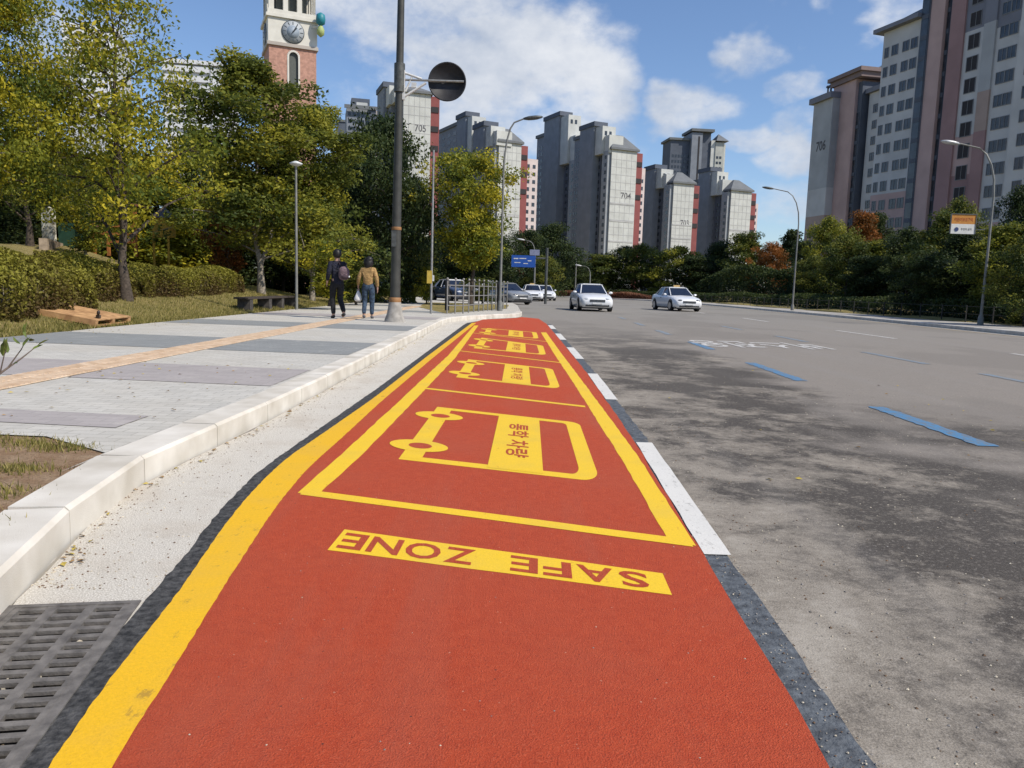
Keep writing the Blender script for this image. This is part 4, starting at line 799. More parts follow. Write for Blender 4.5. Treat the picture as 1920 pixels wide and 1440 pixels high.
# railing along the bulb-out
rp = [Vector((*G(838, 588, .15), 0)), Vector((*G(868, 588, .15), 0)), Vector((*G(888, 585, .15), 0)), Vector((*G(906, 583.5, .15), 0)), Vector((*G(922, 582, .15), 0)), Vector((*G(936, 580.5, .15), 0)), Vector((*G(950, 579, .15), 0))]
RA = thing('railing', 'pale steel railing with upright posts around the end of the bay', 'railing', (rp[0].x, rp[0].y, .15))
pm = MB(); pm.tube([(0, 0, 0), (0, 0, 1.12)], .026, 8); pm.ellipsoid((0, 0, 1.2), (.045, .045, .045), 8, 6); pm = pm.mesh('rail_post', mat('railing_steel', (.26, .25, .23), .5, .3))
rpts = []
for i in range(len(rp) - 1):
    for k in range(2): rpts.append(rp[i].lerp(rp[i + 1], k / 2))
rpts.append(rp[-1])
for i, p in enumerate(rpts): link('rail_post', pm, RA, loc=(p.x - rp[0].x, p.y - rp[0].y, 0))
for z in (.28, .62, .98):
    b = MB(); b.tube([(p.x - rp[0].x, p.y - rp[0].y, z) for p in rp], .018, 6); b.build('rail', mat('railing_steel', (0, 0, 0)), RA)
g5 = 'short dark bollards inside the railing'
for i, (px, lab) in enumerate([(838, 'leftmost dark post by the railing, next to the grass edge'), (935, 'dark post at the foot of the arched lamp')]):
    q = Vector((*G(px, 582, .15), .15)); b = MB(); b.lathe([(.09, 0), (.085, .9), (.1, .95), (.1, 1.15), (.03, 1.22)], 10); o = b.build('dark_post', DARKD); o.location = q; tag(o, lab, 'bollard', g5)
tag(sheet('verge', [(rp[0].x - .1, rp[0].y + .3), (rp[-1].x, rp[-1].y + .3), (-.3, 44), (-5, 44), (-4.2, 34)], .152, GRASS), kind='structure')
# overhead blue direction sign and far lamps
q = P(983, 489, 52); bs = thing('blue_road_sign', 'blue direction sign over the far end of the street', 'road sign', (q.x, 52, q.z)); RBL = mat('sign_blue', (.015, .08, .34), .5, var=.05)
b = MB(); b.box(-.85, .75, 0, .05, -.42, .36); b.build('panel', RBL, bs)
b = MB(); b.box(.35, 1.0, -.02, .06, .38, .75); b.build('upper_panel', mat('grey_blue_panel', (.22, .24, .34), .5), bs)
for (x, z, w_, h_) in ((-.55, .1, .3, .07), (-.1, .12, .45, .06), (.35, -.02, .25, .06), (-.45, -.15, .4, .05), (.1, -.2, .3, .05)):
    b = MB(); b.box(x - w_ / 2, x + w_ / 2, -.006, -.002, z, z + h_); b.build('white_bar', WBR, bs)
b = MB(); b.tube([(1.5, .1, -q.z + .1), (1.5, .1, .9)], .09, 8); b.tube([(1.5, .1, .2), (-.7, .1, .2)], .05, 6); b.build('gantry', DSTEEL, bs)
for i, (px, yt, Y, lab) in enumerate([(1105, 500, 96, 'small far lamp post beyond the leading white car'), (1078, 470, 110, 'tiny far lamp with a white head under the middle apartment block'), (1001, 452, 80, 'far lamp post above the blue direction sign')]):
    q = P(px, 556, Y); arch_lamp(lab, (q.x, Y, 0.1), P(px, yt, Y).z, 1.2, -1, 0, 'distant street lamps', GREYP, WBR, .11)
# right-hand fence: slim dark posts with two rails
FBL = mat('fence_black', (.03, .03, .028), .7); RF = thing('roadside_fence', 'low dark fence of slim posts along the far pavement', 'fence', (0, 0, .13)); pm = MB(); pm.box(-.022, .022, -.022, .022, 0, .8); pm = pm.mesh('fence_post', FBL)
fl = [(21.1, 22), (21.15, 26), (21.4, 41), (21.8, 60), (21.8, 80), (19.3, 100.5)]; fd = dens(fl, 2.0)
for p in fd: link('fence_post', pm, RF, loc=(p[0], p[1], 0))
for z in (.4, .75):
    b = MB(); b.tube([(p[0], p[1], z) for p in fl], .012, 5); b.build('rail', FBL, RF)
# ------------------------------------------------------------------ bench, pallet, playground
WOODB = mat('dark_bench_timber', (.055, .042, .034), .8, var=.3, scale=20)
STB = mat('dark_stone_block', (.07, .062, .055), .9, var=.3, scale=8)
bp0 = Vector(HX(472, 584)); bp1 = Vector(HX(556, 577)); dr = (bp1 - bp0); L_ = dr.length; an = math.atan2(dr.y, dr.x)
bn = thing('bench', 'low dark bench on block legs at the pavement edge, under the forked tree', 'bench', (bp0.x, bp0.y, .14), an)
for k in range(3):
    b = MB(); b.box(-.35, L_ + .12, -.02 + k * .15, .11 + k * .15, .40, .455); b.build('seat_plank', WOODB, bn)
for k in range(4):
    b = MB(); u = L_ * (0, .38, .66, .98)[k]; b.box(u - .13, u + .13, 0, .38, -.1, .397); b.build('leg', STB, bn)
PW = mat('pallet_pine', (.44, .26, .12), .8, var=.22, scale=7, col2=(.30, .16, .07), bump=.3)
c0 = Vector(HX(178, 614)); c1 = Vector(HX(262, 604)); c2 = Vector(HX(86, 583))
ux = (c1 - c0); uy = (c2 - c0); z0 = rampz((c0.x + c1.x) / 2, c0.y) + .0
an = math.atan2(ux.y, ux.x); PL = thing('wooden_pallet', 'new wooden pallet lying on the grass by the pavement edge', 'pallet', (c0.x, c0.y, .13), an, None)
PL.matrix_world = Matrix.Translation((c0.x, c0.y, .15)) @ Matrix.Rotation(.17, 4, 'Y') @ Matrix.Rotation(an, 4, 'Z'); lx_ = max(1.1, min(1.5, ux.length)); ly_ = max(1.2, min(2.4, uy.length * .9))
print('PALLET', ux.length, uy.length)
for k in range(3):
    b = MB(); b.box(k * (lx_ - .1) / 2, k * (lx_ - .1) / 2 + .1, 0, ly_, .03, .115); b.build('stringer', PW, PL)
for k in range(11):
    y = k * (ly_ - .1) / 10; b = MB(); b.box(0, lx_, y, y + .115, .117, .137); b.build('deck_board', PW, PL)
for k in range(4):
    y = k * (ly_ - .1) / 3; b = MB(); b.box(0, lx_, y, y + .1, .0, .028); b.build('bottom_board', PW, PL)
b = MB(); b.box(.25, .33, ly_ * .05, ly_ * .05 + .06, .138, .2); b.ellipsoid((.29, ly_ * .08, .24), (.03, .03, .05)); o = b.build('bottle', [mat('dark_glass', (.03, .02, .015), .3)]); o.parent = None; o.matrix_world = Matrix.Translation(PL.location) @ Matrix.Rotation(.17, 4, 'Y') @ Matrix.Rotation(an, 4, 'Z'); tag(o, 'small bottle standing on the corner of the wooden pallet', 'bottle')
# low wall
wl = [HX(88, 471), HX(150, 472), HX(222, 474)]; TAN = mat('tan_blockwork', (.33, .26, .19), .9, var=.15)
LW = thing('low_wall', 'low tan block wall at the top of the lawn, before the play area', 'wall', (0, 0, 0)); zb = rampz(*wl[0])
for i in range(7):
    a = Vector(wl[0]).lerp(Vector(wl[2]), i / 7 + .005); c = Vector(wl[0]).lerp(Vector(wl[2]), (i + 1) / 7 - .005); n_ = Vector((-(c - a).y, (c - a).x)).normalized() * .25; b = MB(); b.prism([tuple(a), tuple(c), tuple(c + n_), tuple(a + n_)], zb - .5, zb + .42); b.build('wall_block', TAN, LW)
YW = wl[0][1]
st = P(90, 468, YW + 3); t = thing('white_stele', 'weathered white upright stele among the dark trunks at the left', 'stele', (st.x, st.y, zb)); ht = P(90, 385, YW + 3).z - zb
b = MB(); b.prism([(-.2, 0), (.22, 0), (.22, .2), (-.2, .2)], 0, ht * .92); b.add([(-.2, 0, ht * .92), (.22, 0, ht * .92), (.22, .2, ht * .92), (-.2, .2, ht * .92), (0, .1, ht)], [(0, 1, 4), (1, 2, 4), (2, 3, 4), (3, 0, 4)])
b.build('slab', mat('stained_white_stone', (.60, .58, .50), .8, var=.3, scale=3.5, col2=(.10, .09, .06)), t)
PG = thing('playground_climber', 'wooden play frame with orange rails and green posts behind the low wall', 'playground equipment', (P(200, 460, YW + 4).x, YW + 4, zb))
OR_ = mat('play_orange', (.32, .12, .03), .7); GR_ = mat('play_green', (.018, .06, .035), .7); LG_ = mat('play_lime', (.20, .30, .06), .5); YE_ = mat('play_yellow', (.55, .34, .04), .5); BL_ = mat('play_grey', (.16, .19, .21), .6)
for x in (-.5, .05, .6, 1.1): b = MB(); b.box(x - .05, x + .05, 0, .1, 0, 1.9); b.build('post', OR_, PG)
for z in (.5, .8, 1.1, 1.4): b = MB(); b.box(-.45, 1.1, .02, .08, z, z + .09); b.build('rail', OR_, PG)
b = MB(); b.box(-1.9, -.7, .1, .18, .2, 1.2); b.build('green_panel', GR_, PG)
b = MB(); b.tube([(-.78, -.1, 0), (-.78, -.1, 1.5)], .055, 8); b.build('lime_post', LG_, PG)
b = MB(); b.box(-.6, 1.25, -.3, 1.2, 1.9, 1.98); b.build('roof', mat('play_roof', (.12, .05, .03), .8), PG)
q = P(302, 455, YW + 6); t = thing('play_tower', 'small yellow-sided play tower with a dark pitched roof beside the orange frame', 'playground equipment', (q.x, q.y, zb - .3)); ht = P(302, 398, YW + 6).z - zb + .3
b = MB(); b.box(-.35, .35, 0, .6, ht * .55, ht * .9); b.build('yellow_panel', YE_, t)
b = MB(); b.add([(-.45, -.1, ht * .9), (.45, -.1, ht * .9), (.45, .7, ht * .9), (-.45, .7, ht * .9), (0, .3, ht * 1.12)], [(0, 1, 4), (1, 2, 4), (2, 3, 4), (3, 0, 4), (3, 2, 1, 0)]); b.build('roof', mat('play_roof_dark', (.1, .09, .1), .7), t)
for x in (-.3, .3): b = MB(); b.tube([(x, 0, 0), (x, 0, ht * .6)], .05, 6); b.build('post', YE_, t)
# ------------------------------------------------------------------ apartment blocks
def wallmat(name, col, var=.07, sc=.35): return mat(name, col, .85, var=var, scale=sc, spec=.2, detail=7)
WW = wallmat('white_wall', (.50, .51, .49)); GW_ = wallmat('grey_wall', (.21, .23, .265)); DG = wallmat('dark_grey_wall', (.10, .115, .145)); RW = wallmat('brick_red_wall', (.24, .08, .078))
PW_ = wallmat('pinkish_white_wall', (.58, .50, .49)); ROOFM = wallmat('slate_roof', (.15, .16, .17)); GLS = mat('window_glass', (.035, .042, .055), .25, var=.3, scale=.8, spec=.6); DOP = mat('dark_opening', (.03, .028, .032), .8)
LB = wallmat('line_band', (.40, .40, .40)); NUM = mat('gable_lettering', (.10, .10, .11), .8)
def bx(name, par, m, x0, x1, y0, y1, z0, z1): b = MB(); b.box(min(x0, x1), max(x0, x1), min(y0, y1), max(y0, y1), z0, z1); return b.build(name, m, par)
def slab(label, pxl, pxr, Y, heading, ytop, left_px, cores, num=None, red=True, wing=None, ridge=5.5, zones=(), ends=()):
    A = P(pxl, ytop, Y); h = math.radians(-heading); H = A.z; ch, sh = math.cos(h), math.sin(h)
    t = thing('apartment_block', label, 'apartment building', (A.x, Y, 0), h, 'distant apartment blocks')
    kr = (P(pxr, ytop, Y).x) / Y
    W_ = (kr * Y - A.x) / (ch - kr * sh)
    def s_at(px): k = P(px, 300, Y).x / Y; return (A.x - k * Y) / (sh + k * ch)
    L_ = s_at(left_px)
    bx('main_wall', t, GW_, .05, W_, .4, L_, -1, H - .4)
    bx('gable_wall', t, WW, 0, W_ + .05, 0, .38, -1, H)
    for k, zf in enumerate((.24, .36, .50, .62) if not zones else zones): bx('line_band', t, LB, .25, W_ - .25, -.12, -.01, H * zf, H * zf + .55)
    for q in range(1, 5): bx('siding_rib', t, LB, W_ * q / 5 - .05, W_ * q / 5 + .05, -.05, -.005, -1, H - .3)
    nfl = int(H / 2.8)
    jb = MB()
    for q in range(1, nfl): jb.box(.1, W_ - .1, -.035, -.004, q * 2.8, q * 2.8 + .22)
    o = jb.build('floor_joints', LB, t); o['kind'] = 'stuff'
    b = MB(); e = .8; hw = W_ / 2; z = H + .01
    b.add([(-e, -e, z), (W_ + e, -e, z), (W_ + e, L_, z), (-e, L_, z), (hw * .75, 4, z + ridge), (hw * 1.25, 4, z + ridge), (hw, L_ - 5, z + ridge)], [(0, 1, 5, 4), (1, 2, 6, 5), (2, 3, 6), (3, 0, 4, 6), (4, 5, 6), (3, 2, 1, 0)])
    b.add([(-e, -e, z - .7), (W_ + e, -e, z - .7), (W_ + e, L_, z - .7), (-e, L_, z - .7), (-e, -e, z - .02), (W_ + e, -e, z - .02), (W_ + e, L_, z - .02), (-e, L_, z - .02)], [(0, 1, 5, 4), (1, 2, 6, 5), (2, 3, 7, 6), (3, 0, 4, 7), (3, 2, 1, 0)])
    b.build('roof', ROOFM, t)
    # shaded long side: pilasters, recesses and window stacks
    wb = MB(); n = max(3, int(L_ / 6.5)); fl = 2.8
    for i in range(n):
        y0 = .8 + (L_ - 1.5) * i / n; y1 = .8 + (L_ - 1.5) * (i + 1) / n; w = y1 - y0
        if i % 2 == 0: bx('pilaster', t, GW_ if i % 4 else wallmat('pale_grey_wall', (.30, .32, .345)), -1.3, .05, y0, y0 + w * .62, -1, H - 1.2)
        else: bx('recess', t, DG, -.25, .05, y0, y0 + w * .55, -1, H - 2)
        xw = -1.34 if i % 2 == 0 else -.29
        z_ = 3
        while z_ < H - 4: wb.box(xw, xw + .06, y0 + w * .12, y0 + w * .34, z_, z_ + 1.4); wb.box(.0, .03, y0 + w * .72, y0 + w * .92, z_, z_ + 1.3); z_ += fl
    o = wb.build('windows', GLS, t); o['kind'] = 'stuff'
    for (pa, pb_, yt) in cores:
        s0 = s_at(pb_); s1 = s_at(pa); sm = (s0 + s1) / 2; Yc = Y + sm * ch; Hc = P((pa + pb_) / 2, yt, Yc).z
        bx('stair_core', t, GW_, -3.0, 2.2, s0 + (s1 - s0) * .45, s1, -1, Hc)
        bx('core_cap', t, DG, -3.4, 2.6, s0 + (s1 - s0) * .40, s1 + .4, Hc - 1.2, Hc + .5)
        bx('machine_room', t, WW, -2.2, 3.6, s0 + (s1 - s0) * .18, s0 + (s1 - s0) * .445, H - 2, Hc - 1.8)
        bx('machine_room', t, WW, -1.2, 5.0, s0, s0 + (s1 - s0) * .175, H - 2, lerp(H, Hc, .45))
        for q in (.2, .6): bx('core_window', t, GLS, -2.2 + 5 * q, -1.2 + 5 * q, s0 + (s1 - s0) * .18 - .08, s0 + (s1 - s0) * .18 - .01, Hc - 5.2, Hc - 3.6)
    for (pa, pb_, yt) in ends:
        s0 = s_at(pb_); s1 = s_at(pa); He = P((pa + pb_) / 2, yt, Y + (s0 + s1) / 2 * ch).z
        bx('end_wall', t, GW_, -1.6, W_, s0, s1, -1, He); bx('roof_cap', t, ROOFM, -2.2, W_ + .4, s0 - .4, s1 + .5, He + .01, He + 1.3); wb = MB(); z_ = 3
        while z_ < He - 3:
            for q in (.15, .42, .7): wb.box(-1.66, -1.61, lerp(s0, s1, q), lerp(s0, s1, q + .14), z_, z_ + 1.5)
            z_ += fl
        o = wb.build('end_windows', GLS, t); o['kind'] = 'stuff'
    if red:
        bx('red_wall', t, RW, W_ + .06, W_ + 3.2, .8, 4, -1, H - .9)
        for k in range(3): bx('balcony_opening', t, DOP, W_ + .4, W_ + 2.9, .55, .78, H - 6 - k * 6.2, H - 4.2 - k * 6.2)
    if wing:
        ww, wz = wing; bx('side_wing', t, PW_, W_ + 3.25, W_ + 3.25 + ww, 2.4, 9, -1, H - wz); wb = MB(); z_ = 4
        while z_ < H - wz - 3:
            for q in range(max(1, int(ww / 2.6))): wb.box(W_ + 3.8 + q * 2.5, W_ + 5.0 + q * 2.5, 2.32, 2.38, z_, z_ + 1.35)
            z_ += fl
        o = wb.build('wing_windows', GLS, t); o['kind'] = 'stuff'
    if num:
        z0 = H * num[1]; lettering('number', num[0], NUM, lambda x, y: Vector((W_ * .42 + W_ * .42 * x, -.02, z0 + 2.4 * y)), t, True)
    return t
slab('tall white-gabled apartment block right behind the sign pole', 757, 808, 260, -20, 168, 712, [(722, 745, 160)], ('705', .80), ridge=2.2)
slab('apartment block with two stair towers seen over the yellow tree', 936, 978, 290, -27, 262, 830, [(900, 936, 232), (868, 899, 214)], None, wing=(5.2, 5), ridge=5, ends=[(829, 868, 243)])
slab('broad middle apartment block with two tall stair towers and a white gable', 1148, 1195, 300, -25, 276, 1014, [(1098, 1146, 233), (1030, 1082, 214)], ('704', .66), wing=(2.6, 6), ridge=5.5, ends=[(1012, 1030, 258), (1083, 1098, 262)])
slab('lower apartment block just right of the middle one', 1264, 1302, 330, -20, 340, 1211, [(1222, 1256, 312)], ('703', .62), wing=None, ridge=4.5)
slab('right-most of the small apartment blocks, with a red strip at its edge', 1372, 1410, 340, -22, 354, 1306, [(1322, 1362, 317)], ('702', .52), wing=(2.6, 5), ridge=4.5, ends=[(1300, 1321, 344)])
fa = P(1258, 262, 440); t = thing('apartment_block', 'far grey-blue apartment tower above the two lower blocks', 'apartment building', (fa.x, 440, 0), .12, 'distant apartment blocks'); H = fa.z; u = 440 / F
bx('blue_wing', t, DG, 0, 36 * u, 0, 14, -1, H); bx('core_wall', t, GW_, 36 * u + .02, 56 * u, -3, 12, -1, H + 4); bx('dark_recess', t, DOP, 48 * u, 51 * u, -3.1, -3.01, -1, H + 2)
bx('core_wall', t, DG, 56 * u + .02, 74 * u, -1, 12, -1, H + 4.5); bx('white_wall', t, WW, 74 * u + .02, 82 * u, -2, 10, -1, H + .5); bx('end_wall', t, wallmat('ochre_grey_wall', (.42, .43, .40)), 82 * u + .02, 98 * u, -2.5, 10, -1, H - .5); bx('end_wall', t, WW, 98 * u + .02, 104 * u, 0, 10, -1, H - 1)
bx('roof_cap', t, ROOFM, 34 * u, 77 * u, -4, 13, H + 4.6, H + 6); bx('roof_cap', t, ROOFM, -1, 36 * u, -1, 15, H, H + 1.2)
b = MB(); b.add([(81 * u, -4, H + .1), (105 * u, -4, H + .1), (105 * u, 11, H + .1), (81 * u, 11, H + .1), (93 * u, 3, H + 5)], [(0, 1, 4), (1, 2, 4), (2, 3, 4), (3, 0, 4), (3, 2, 1, 0)]); b.build('roof', ROOFM, t)
wb = MB()
for k in range(26):
    z_ = 3 + 2.9 * k
    if z_ < H - 3:
        for q in range(6): wb.box(1 + q * 1.7, 2.1 + q * 1.7, -.08, -.01, z_, z_ + 1.5)
        for q in (84, 90): wb.box(q * u, (q + 4) * u, -2.6, -2.52, z_, z_ + 1.3)
o = wb.build('windows', GLS, t); o['kind'] = 'stuff'
fa = P(650, 200, 330); t = thing('apartment_block', 'dark flat-topped apartment block left of the sign pole', 'apartment building', (fa.x, 330, 0), .25, 'distant apartment blocks'); H = fa.z; u = 330 / F
bx('front_wall', t, GW_, 0, 40 * u, 0, 16, -1, H); bx('side_bay', t, DG, 40 * u + .02, 52 * u, -1.4, 16, -1, H); bx('end_wall', t, wallmat('buff_grey_wall', (.40, .37, .36)), 52 * u + .02, 64 * u, .5, 16, -1, H - .5)
bx('penthouse', t, DG, 9 * u, 42 * u, 3, 12, H + .02, H + 4.4); bx('penthouse_window', t, WW, 18 * u, 38 * u, 2.9, 2.98, H + .8, H + 2.8); bx('cornice', t, ROOFM, -1, 66 * u, -2, -1.42, H - .8, H + .6)
wb = MB()
for k in range(28):
    z_ = 3 + 2.9 * k
    if z_ < H - 3:
        for q in range(5): wb.box(.6 + q * 1.8, 1.8 + q * 1.8, -.08, -.01, z_, z_ + 1.5)
o = wb.build('windows', GLS, t); o['kind'] = 'stuff'
fa = P(632, 228, 380); bxo = thing('apartment_block', 'small blue-grey block peeping out between the trees left of the pole', 'apartment building', (fa.x, 380, 0), .2, 'distant apartment blocks'); bx('wall', bxo, DG, 0, 5.5, 0, 12, -1, fa.z); bx('roof_cap', bxo, ROOFM, -.4, 5.9, -.4, 12, fa.z + .01, fa.z + 1)
# right-hand towers, built as stepped facade bays
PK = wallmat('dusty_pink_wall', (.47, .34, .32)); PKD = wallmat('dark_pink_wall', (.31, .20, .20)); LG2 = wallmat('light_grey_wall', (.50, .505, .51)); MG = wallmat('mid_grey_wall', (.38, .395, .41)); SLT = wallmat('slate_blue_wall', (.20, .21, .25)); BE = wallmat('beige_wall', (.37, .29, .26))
FRM = mat('window_frame', (.17, .175, .185), .5, var=.05)
def winmesh(w, h, m):
    b = MB(); f = .08
    for (x0, x1, z0, z1) in ((0, w, 0, f), (0, w, h - f, h), (0, f, f, h - f), (w - f, w, f, h - f), (w / 2 - .03, w / 2 + .03, f, h - f)): b.box(x0, x1, -.07, -.005, z0, z1, 0)
    b.box(f, w - f, -.03, -.005, f, h - f, 1); return b.mesh('window', [FRM, m])
WM = {'a': winmesh(1.25, 1.5, GLS), 'b': winmesh(.85, 1.5, GLS), 'c': winmesh(1.75, 1.9, DOP)}
def bay(root, pxl, pxr, yref, Yr, hd, H, zones, depth=14, wins=(), glaz=(), z0w=3.2, fl=2.8):
    # a facade bay whose near-right corner is at pxr/Yr and which runs back to pxl along heading hd
    C = P(pxr, yref, Yr); h = math.radians(-hd); kl = P(pxl, yref, 100).x / 100; ch, sh = math.cos(h), math.sin(h)
    wd = (C.x - kl * C.y) / (sh + kl * ch)      # run length backwards
    # local frame: x along the wall from far-left to near-right, y into the building
    M_ = Matrix.Translation((C.x - sh * wd, C.y + ch * wd, 0)) @ Matrix.Rotation(math.atan2(-ch, sh), 4, 'Z')
    o0 = root.matrix_basis.inverted() if False else Matrix.Translation(-root.location)
    za = -1
    for (zt, m) in zones:
        b = MB(); b.box(0, wd, 0, depth, za, zt - .005); o = b.build('wall', m, root); o.matrix_local = o0 @ M_; za = zt
    for (u, key) in wins:
        z = z0w
        while z < H - 2: o = link('window', WM[key], root); o.matrix_local = o0 @ M_ @ Matrix.Translation((wd * u, 0, z)); z += fl
    for (ua, ub) in glaz:
        z = 1
        while z < H - 2:
            b = MB(); b.box(wd * ua, wd * ub, -.06, -.01, z + .55, z + fl - .05); o = b.build('glazing', GLS, root); o.matrix_local = o0 @ M_
            b = MB(); b.box(wd * ua, wd * ub, -.10, -.01, z - .05, z + .54); o = b.build('spandrel', DG, root); o.matrix_local = o0 @ M_; z += fl
    return M_, wd, C
A0 = P(1722, 100, 115)
T2 = thing('apartment_tower', 'huge grey and pink apartment tower filling the upper right corner', 'apartment building', (A0.x, 115, 0), 0, 'apartment towers on the right')
H1 = P(1655, 62, 121.6).z
zl = [(8.4, PK), (16.8, PK), (H1, LG2)]
M_, wd, C = bay(T2, 1655, 1722, 100, 115, -18, H1, zl, wins=[(.06, 'b'), (.26, 'a'), (.56, 'a'), (.78, 'a')])
b = MB(); b.box(-1.2, wd + .3, -1.0, 3, H1 + .01, H1 + .6); o = b.build('cornice', SLT, T2); o.matrix_local = Matrix.Translation(-T2.location) @ M_
b = MB(); b.add([(-.6, -.2, H1 + .62), (wd, -.2, H1 + .62), (wd, 10, H1 + .62), (-.6, 10, H1 + .62), (1.5, 5, H1 + 3.6), (wd, 5, H1 + 3.6)], [(0, 1, 5, 4), (1, 2, 5), (2, 3, 4, 5), (3, 0, 4), (3, 2, 1, 0)]); o = b.build('roof', ROOFM, T2); o.matrix_local = Matrix.Translation(-T2.location) @ M_
b = MB(); b.tube([(wd * .75, 5, H1 + 3), (wd * .75, 5, H1 + 6.5)], .35, 8); b.ellipsoid((wd * .75, 5, H1 + 6.6), (1, .7, .5), 10, 6); o = b.build('roof_vent', DG, T2); o.matrix_local = Matrix.Translation(-T2.location) @ M_
HT = 62
bay(T2, 1722, 1737, 100, 113.2, -18, HT, [(HT, DG)], glaz=[(.12, .9)])
bay(T2, 1737, 1764, 100, 111, -18, HT, [(HT, PK)])
bay(T2, 1764, 1777, 100, 110.6, -18, HT, [(HT, DG)], glaz=[(.15, .9)])
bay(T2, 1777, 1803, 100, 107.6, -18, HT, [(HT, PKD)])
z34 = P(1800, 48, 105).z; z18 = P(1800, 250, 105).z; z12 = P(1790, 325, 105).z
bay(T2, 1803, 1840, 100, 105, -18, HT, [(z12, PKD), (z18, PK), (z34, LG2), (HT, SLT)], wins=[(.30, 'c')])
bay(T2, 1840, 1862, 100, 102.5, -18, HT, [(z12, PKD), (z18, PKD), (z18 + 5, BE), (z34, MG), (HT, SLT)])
bay(T2, 1862, 1908, 100, 99.5, -18, HT, [(11.2, PK), (z34 - 1, LG2), (HT, SLT)], wins=[(.22, 'a'), (.58, 'a')])
bay(T2, 1908, 1990, 100, 93, -18, HT, [(8.4, PK), (z34 + 2, LG2), (HT, SLT)], wins=[(.2, 'a'), (.5, 'c'), (.8, 'a')])
bx('eave', T2, SLT, 0, .1, 0, .1, HT, HT + .1)
A1 = P(1560, 190, 150)
T1 = thing('apartment_tower', 'pink and grey apartment tower just left of the huge one, number on its grey gable', 'apartment building', (A1.x, 150, 0), 0, 'apartment towers on the right')
Hg = P(1540, 187, 152).z; Hp = P(1580, 140, 147).z; Hr = P(1635, 168, 142).z
M_, wd, C = bay(T1, 1527, 1562, 187, 150, -12, Hg, [(P(1520, 402, 150).z, BE), (P(1520, 350, 150).z, LG2), (Hg, MG)], depth=10)
b = MB(); b.box(-.8, wd + .1, -.6, 8, Hg + .01, Hg + 1.1); o = b.build('cornice', SLT, T1); o.matrix_local = Matrix.Translation(-T1.location) @ M_
for q in (.2, .35): b = MB(); b.tube([(wd * q, 2, Hg + 1), (wd * q, 2, Hg + 3)], .2, 6); b.ellipsoid((wd * q, 2, Hg + 3.2), (.5, .4, .3), 8, 5); o = b.build('roof_vent', DG, T1); o.matrix_local = Matrix.Translation(-T1.location) @ M_
M2 = Matrix.Translation(-T1.location) @ M_
zn = P(1542, 278, 150).z; lettering('number', '706', NUM, lambda x, y: M2 @ Vector((wd * (.30 + .5 * x), -.03, zn + 1.9 * y)), T1, True)
M_, wd, C = bay(T1, 1562, 1603, 187, 146, -12, Hp, [(Hp, PK)], depth=12)
b = MB(); b.box(-.9, wd + 2.4, -.9, 10, Hp + .01, Hp + .7); b.box(-.5, wd + 2, -.45, 9, Hp - .9, Hp); o = b.build('cornice', wallmat('brown_grey_trim', (.22, .17, .165)), T1); o.matrix_local = Matrix.Translation(-T1.location) @ M_
bay(T1, 1603, 1616, 187, 145, -12, Hp - 6, [(Hp - 1.5, DG)], glaz=[(.1, .85)])
bay(T1, 1616, 1630, 187, 146.5, -12, Hp - 4, [(Hp - 1.4, PKD)], glaz=[(.2, .95)])
M_, wd, C = bay(T1, 1630, 1656, 187, 141, -12, Hr, [(P(1630, 385, 141).z, LG2), (Hr, LG2)], depth=12, wins=[(.35, 'a')])
b = MB(); b.box(-.6, wd + .3, -.6, 8, Hr + .01, Hr + .8); o = b.build('cornice', SLT, T1); o.matrix_local = Matrix.Translation(-T1.location) @ M_
bx('penthouse', T1, WW, 8, 14, -6, 2, Hr + .9, Hr + 6)
# ------------------------------------------------------------------ clock tower and white blocks
c0 = P(504, 60, 124); TRZ = math.radians(24); Wt = 7.15
BRK = mat('tower_brick', (.44, .245, .185), .9, var=.15, scale=2.5); STO = mat('tower_stone', (.62, .60, .54), .8, var=.05, scale=.8); TSH = mat('bell_dark', (.10, .11, .10), .8)
CT = thing('clock_tower', 'brick clock tower with a white clock stage rising above the left trees', 'clock tower', (c0.x, 124, 0), TRZ)
def tz(py): return P(544, py, 124).z
z1 = tz(84); z2 = tz(31); z3 = tz(-45)
def tb_(name, m, e, za, zb_): return bx(name, CT, m, -e, Wt + e, -e, Wt + e, za, zb_)
b = MB(); w0, w1 = 3.0, 4.35; za = tz(170); zc_ = tz(101)
# brick shaft with a real arched opening on the front
fr_ = [(0, z1 - .01), (0, -1), (Wt, -1), (Wt, z1 - .01)]; hole = [(w0, za), (w1, za)] + [((w0 + w1) / 2 + (w1 - w0) / 2 * math.cos(a), zc_ + (w1 - w0) / 2 * math.sin(a)) for a in [math.pi * k / 10 for k in range(11)]]
loops = [[Vector((x, z, 0)) for x, z in fr_], [Vector((x, z, 0)) for x, z in hole]]; Vf = [v for l in loops for v in l]
b.add([(v.x, 0, v.y) for v in Vf], [tuple(t_) for t_ in tessellate_polygon(loops)]); b.box(.02, Wt - .02, .5, Wt, -1, z1 - .01)
b.add([(0, 0, -1), (0, .5, -1), (0, .5, z1 - .01), (0, 0, z1 - .01)], [(0, 1, 2, 3)]); b.add([(Wt, 0, -1), (Wt, .5, -1), (Wt, .5, z1 - .01), (Wt, 0, z1 - .01)], [(3, 2, 1, 0)])
b.build('brick_shaft', BRK, CT)
b = MB(); b.prism([(w0 - .4, .3), (w1 + .4, .3), (w1 + .4, .45), (w0 - .4, .45)], za - .5, zc_ + 1); b.build('arched_window', TSH, CT)
b = MB()
for k in range(11):
    a = math.pi * k / 10; r_ = .675; x = (w0 + w1) / 2 + (r_ + .14) * math.cos(a); z = zc_ + (r_ + .14) * math.sin(a); b.box(x - .14, x + .14, -.08, -.005, z - .14, z + .14)
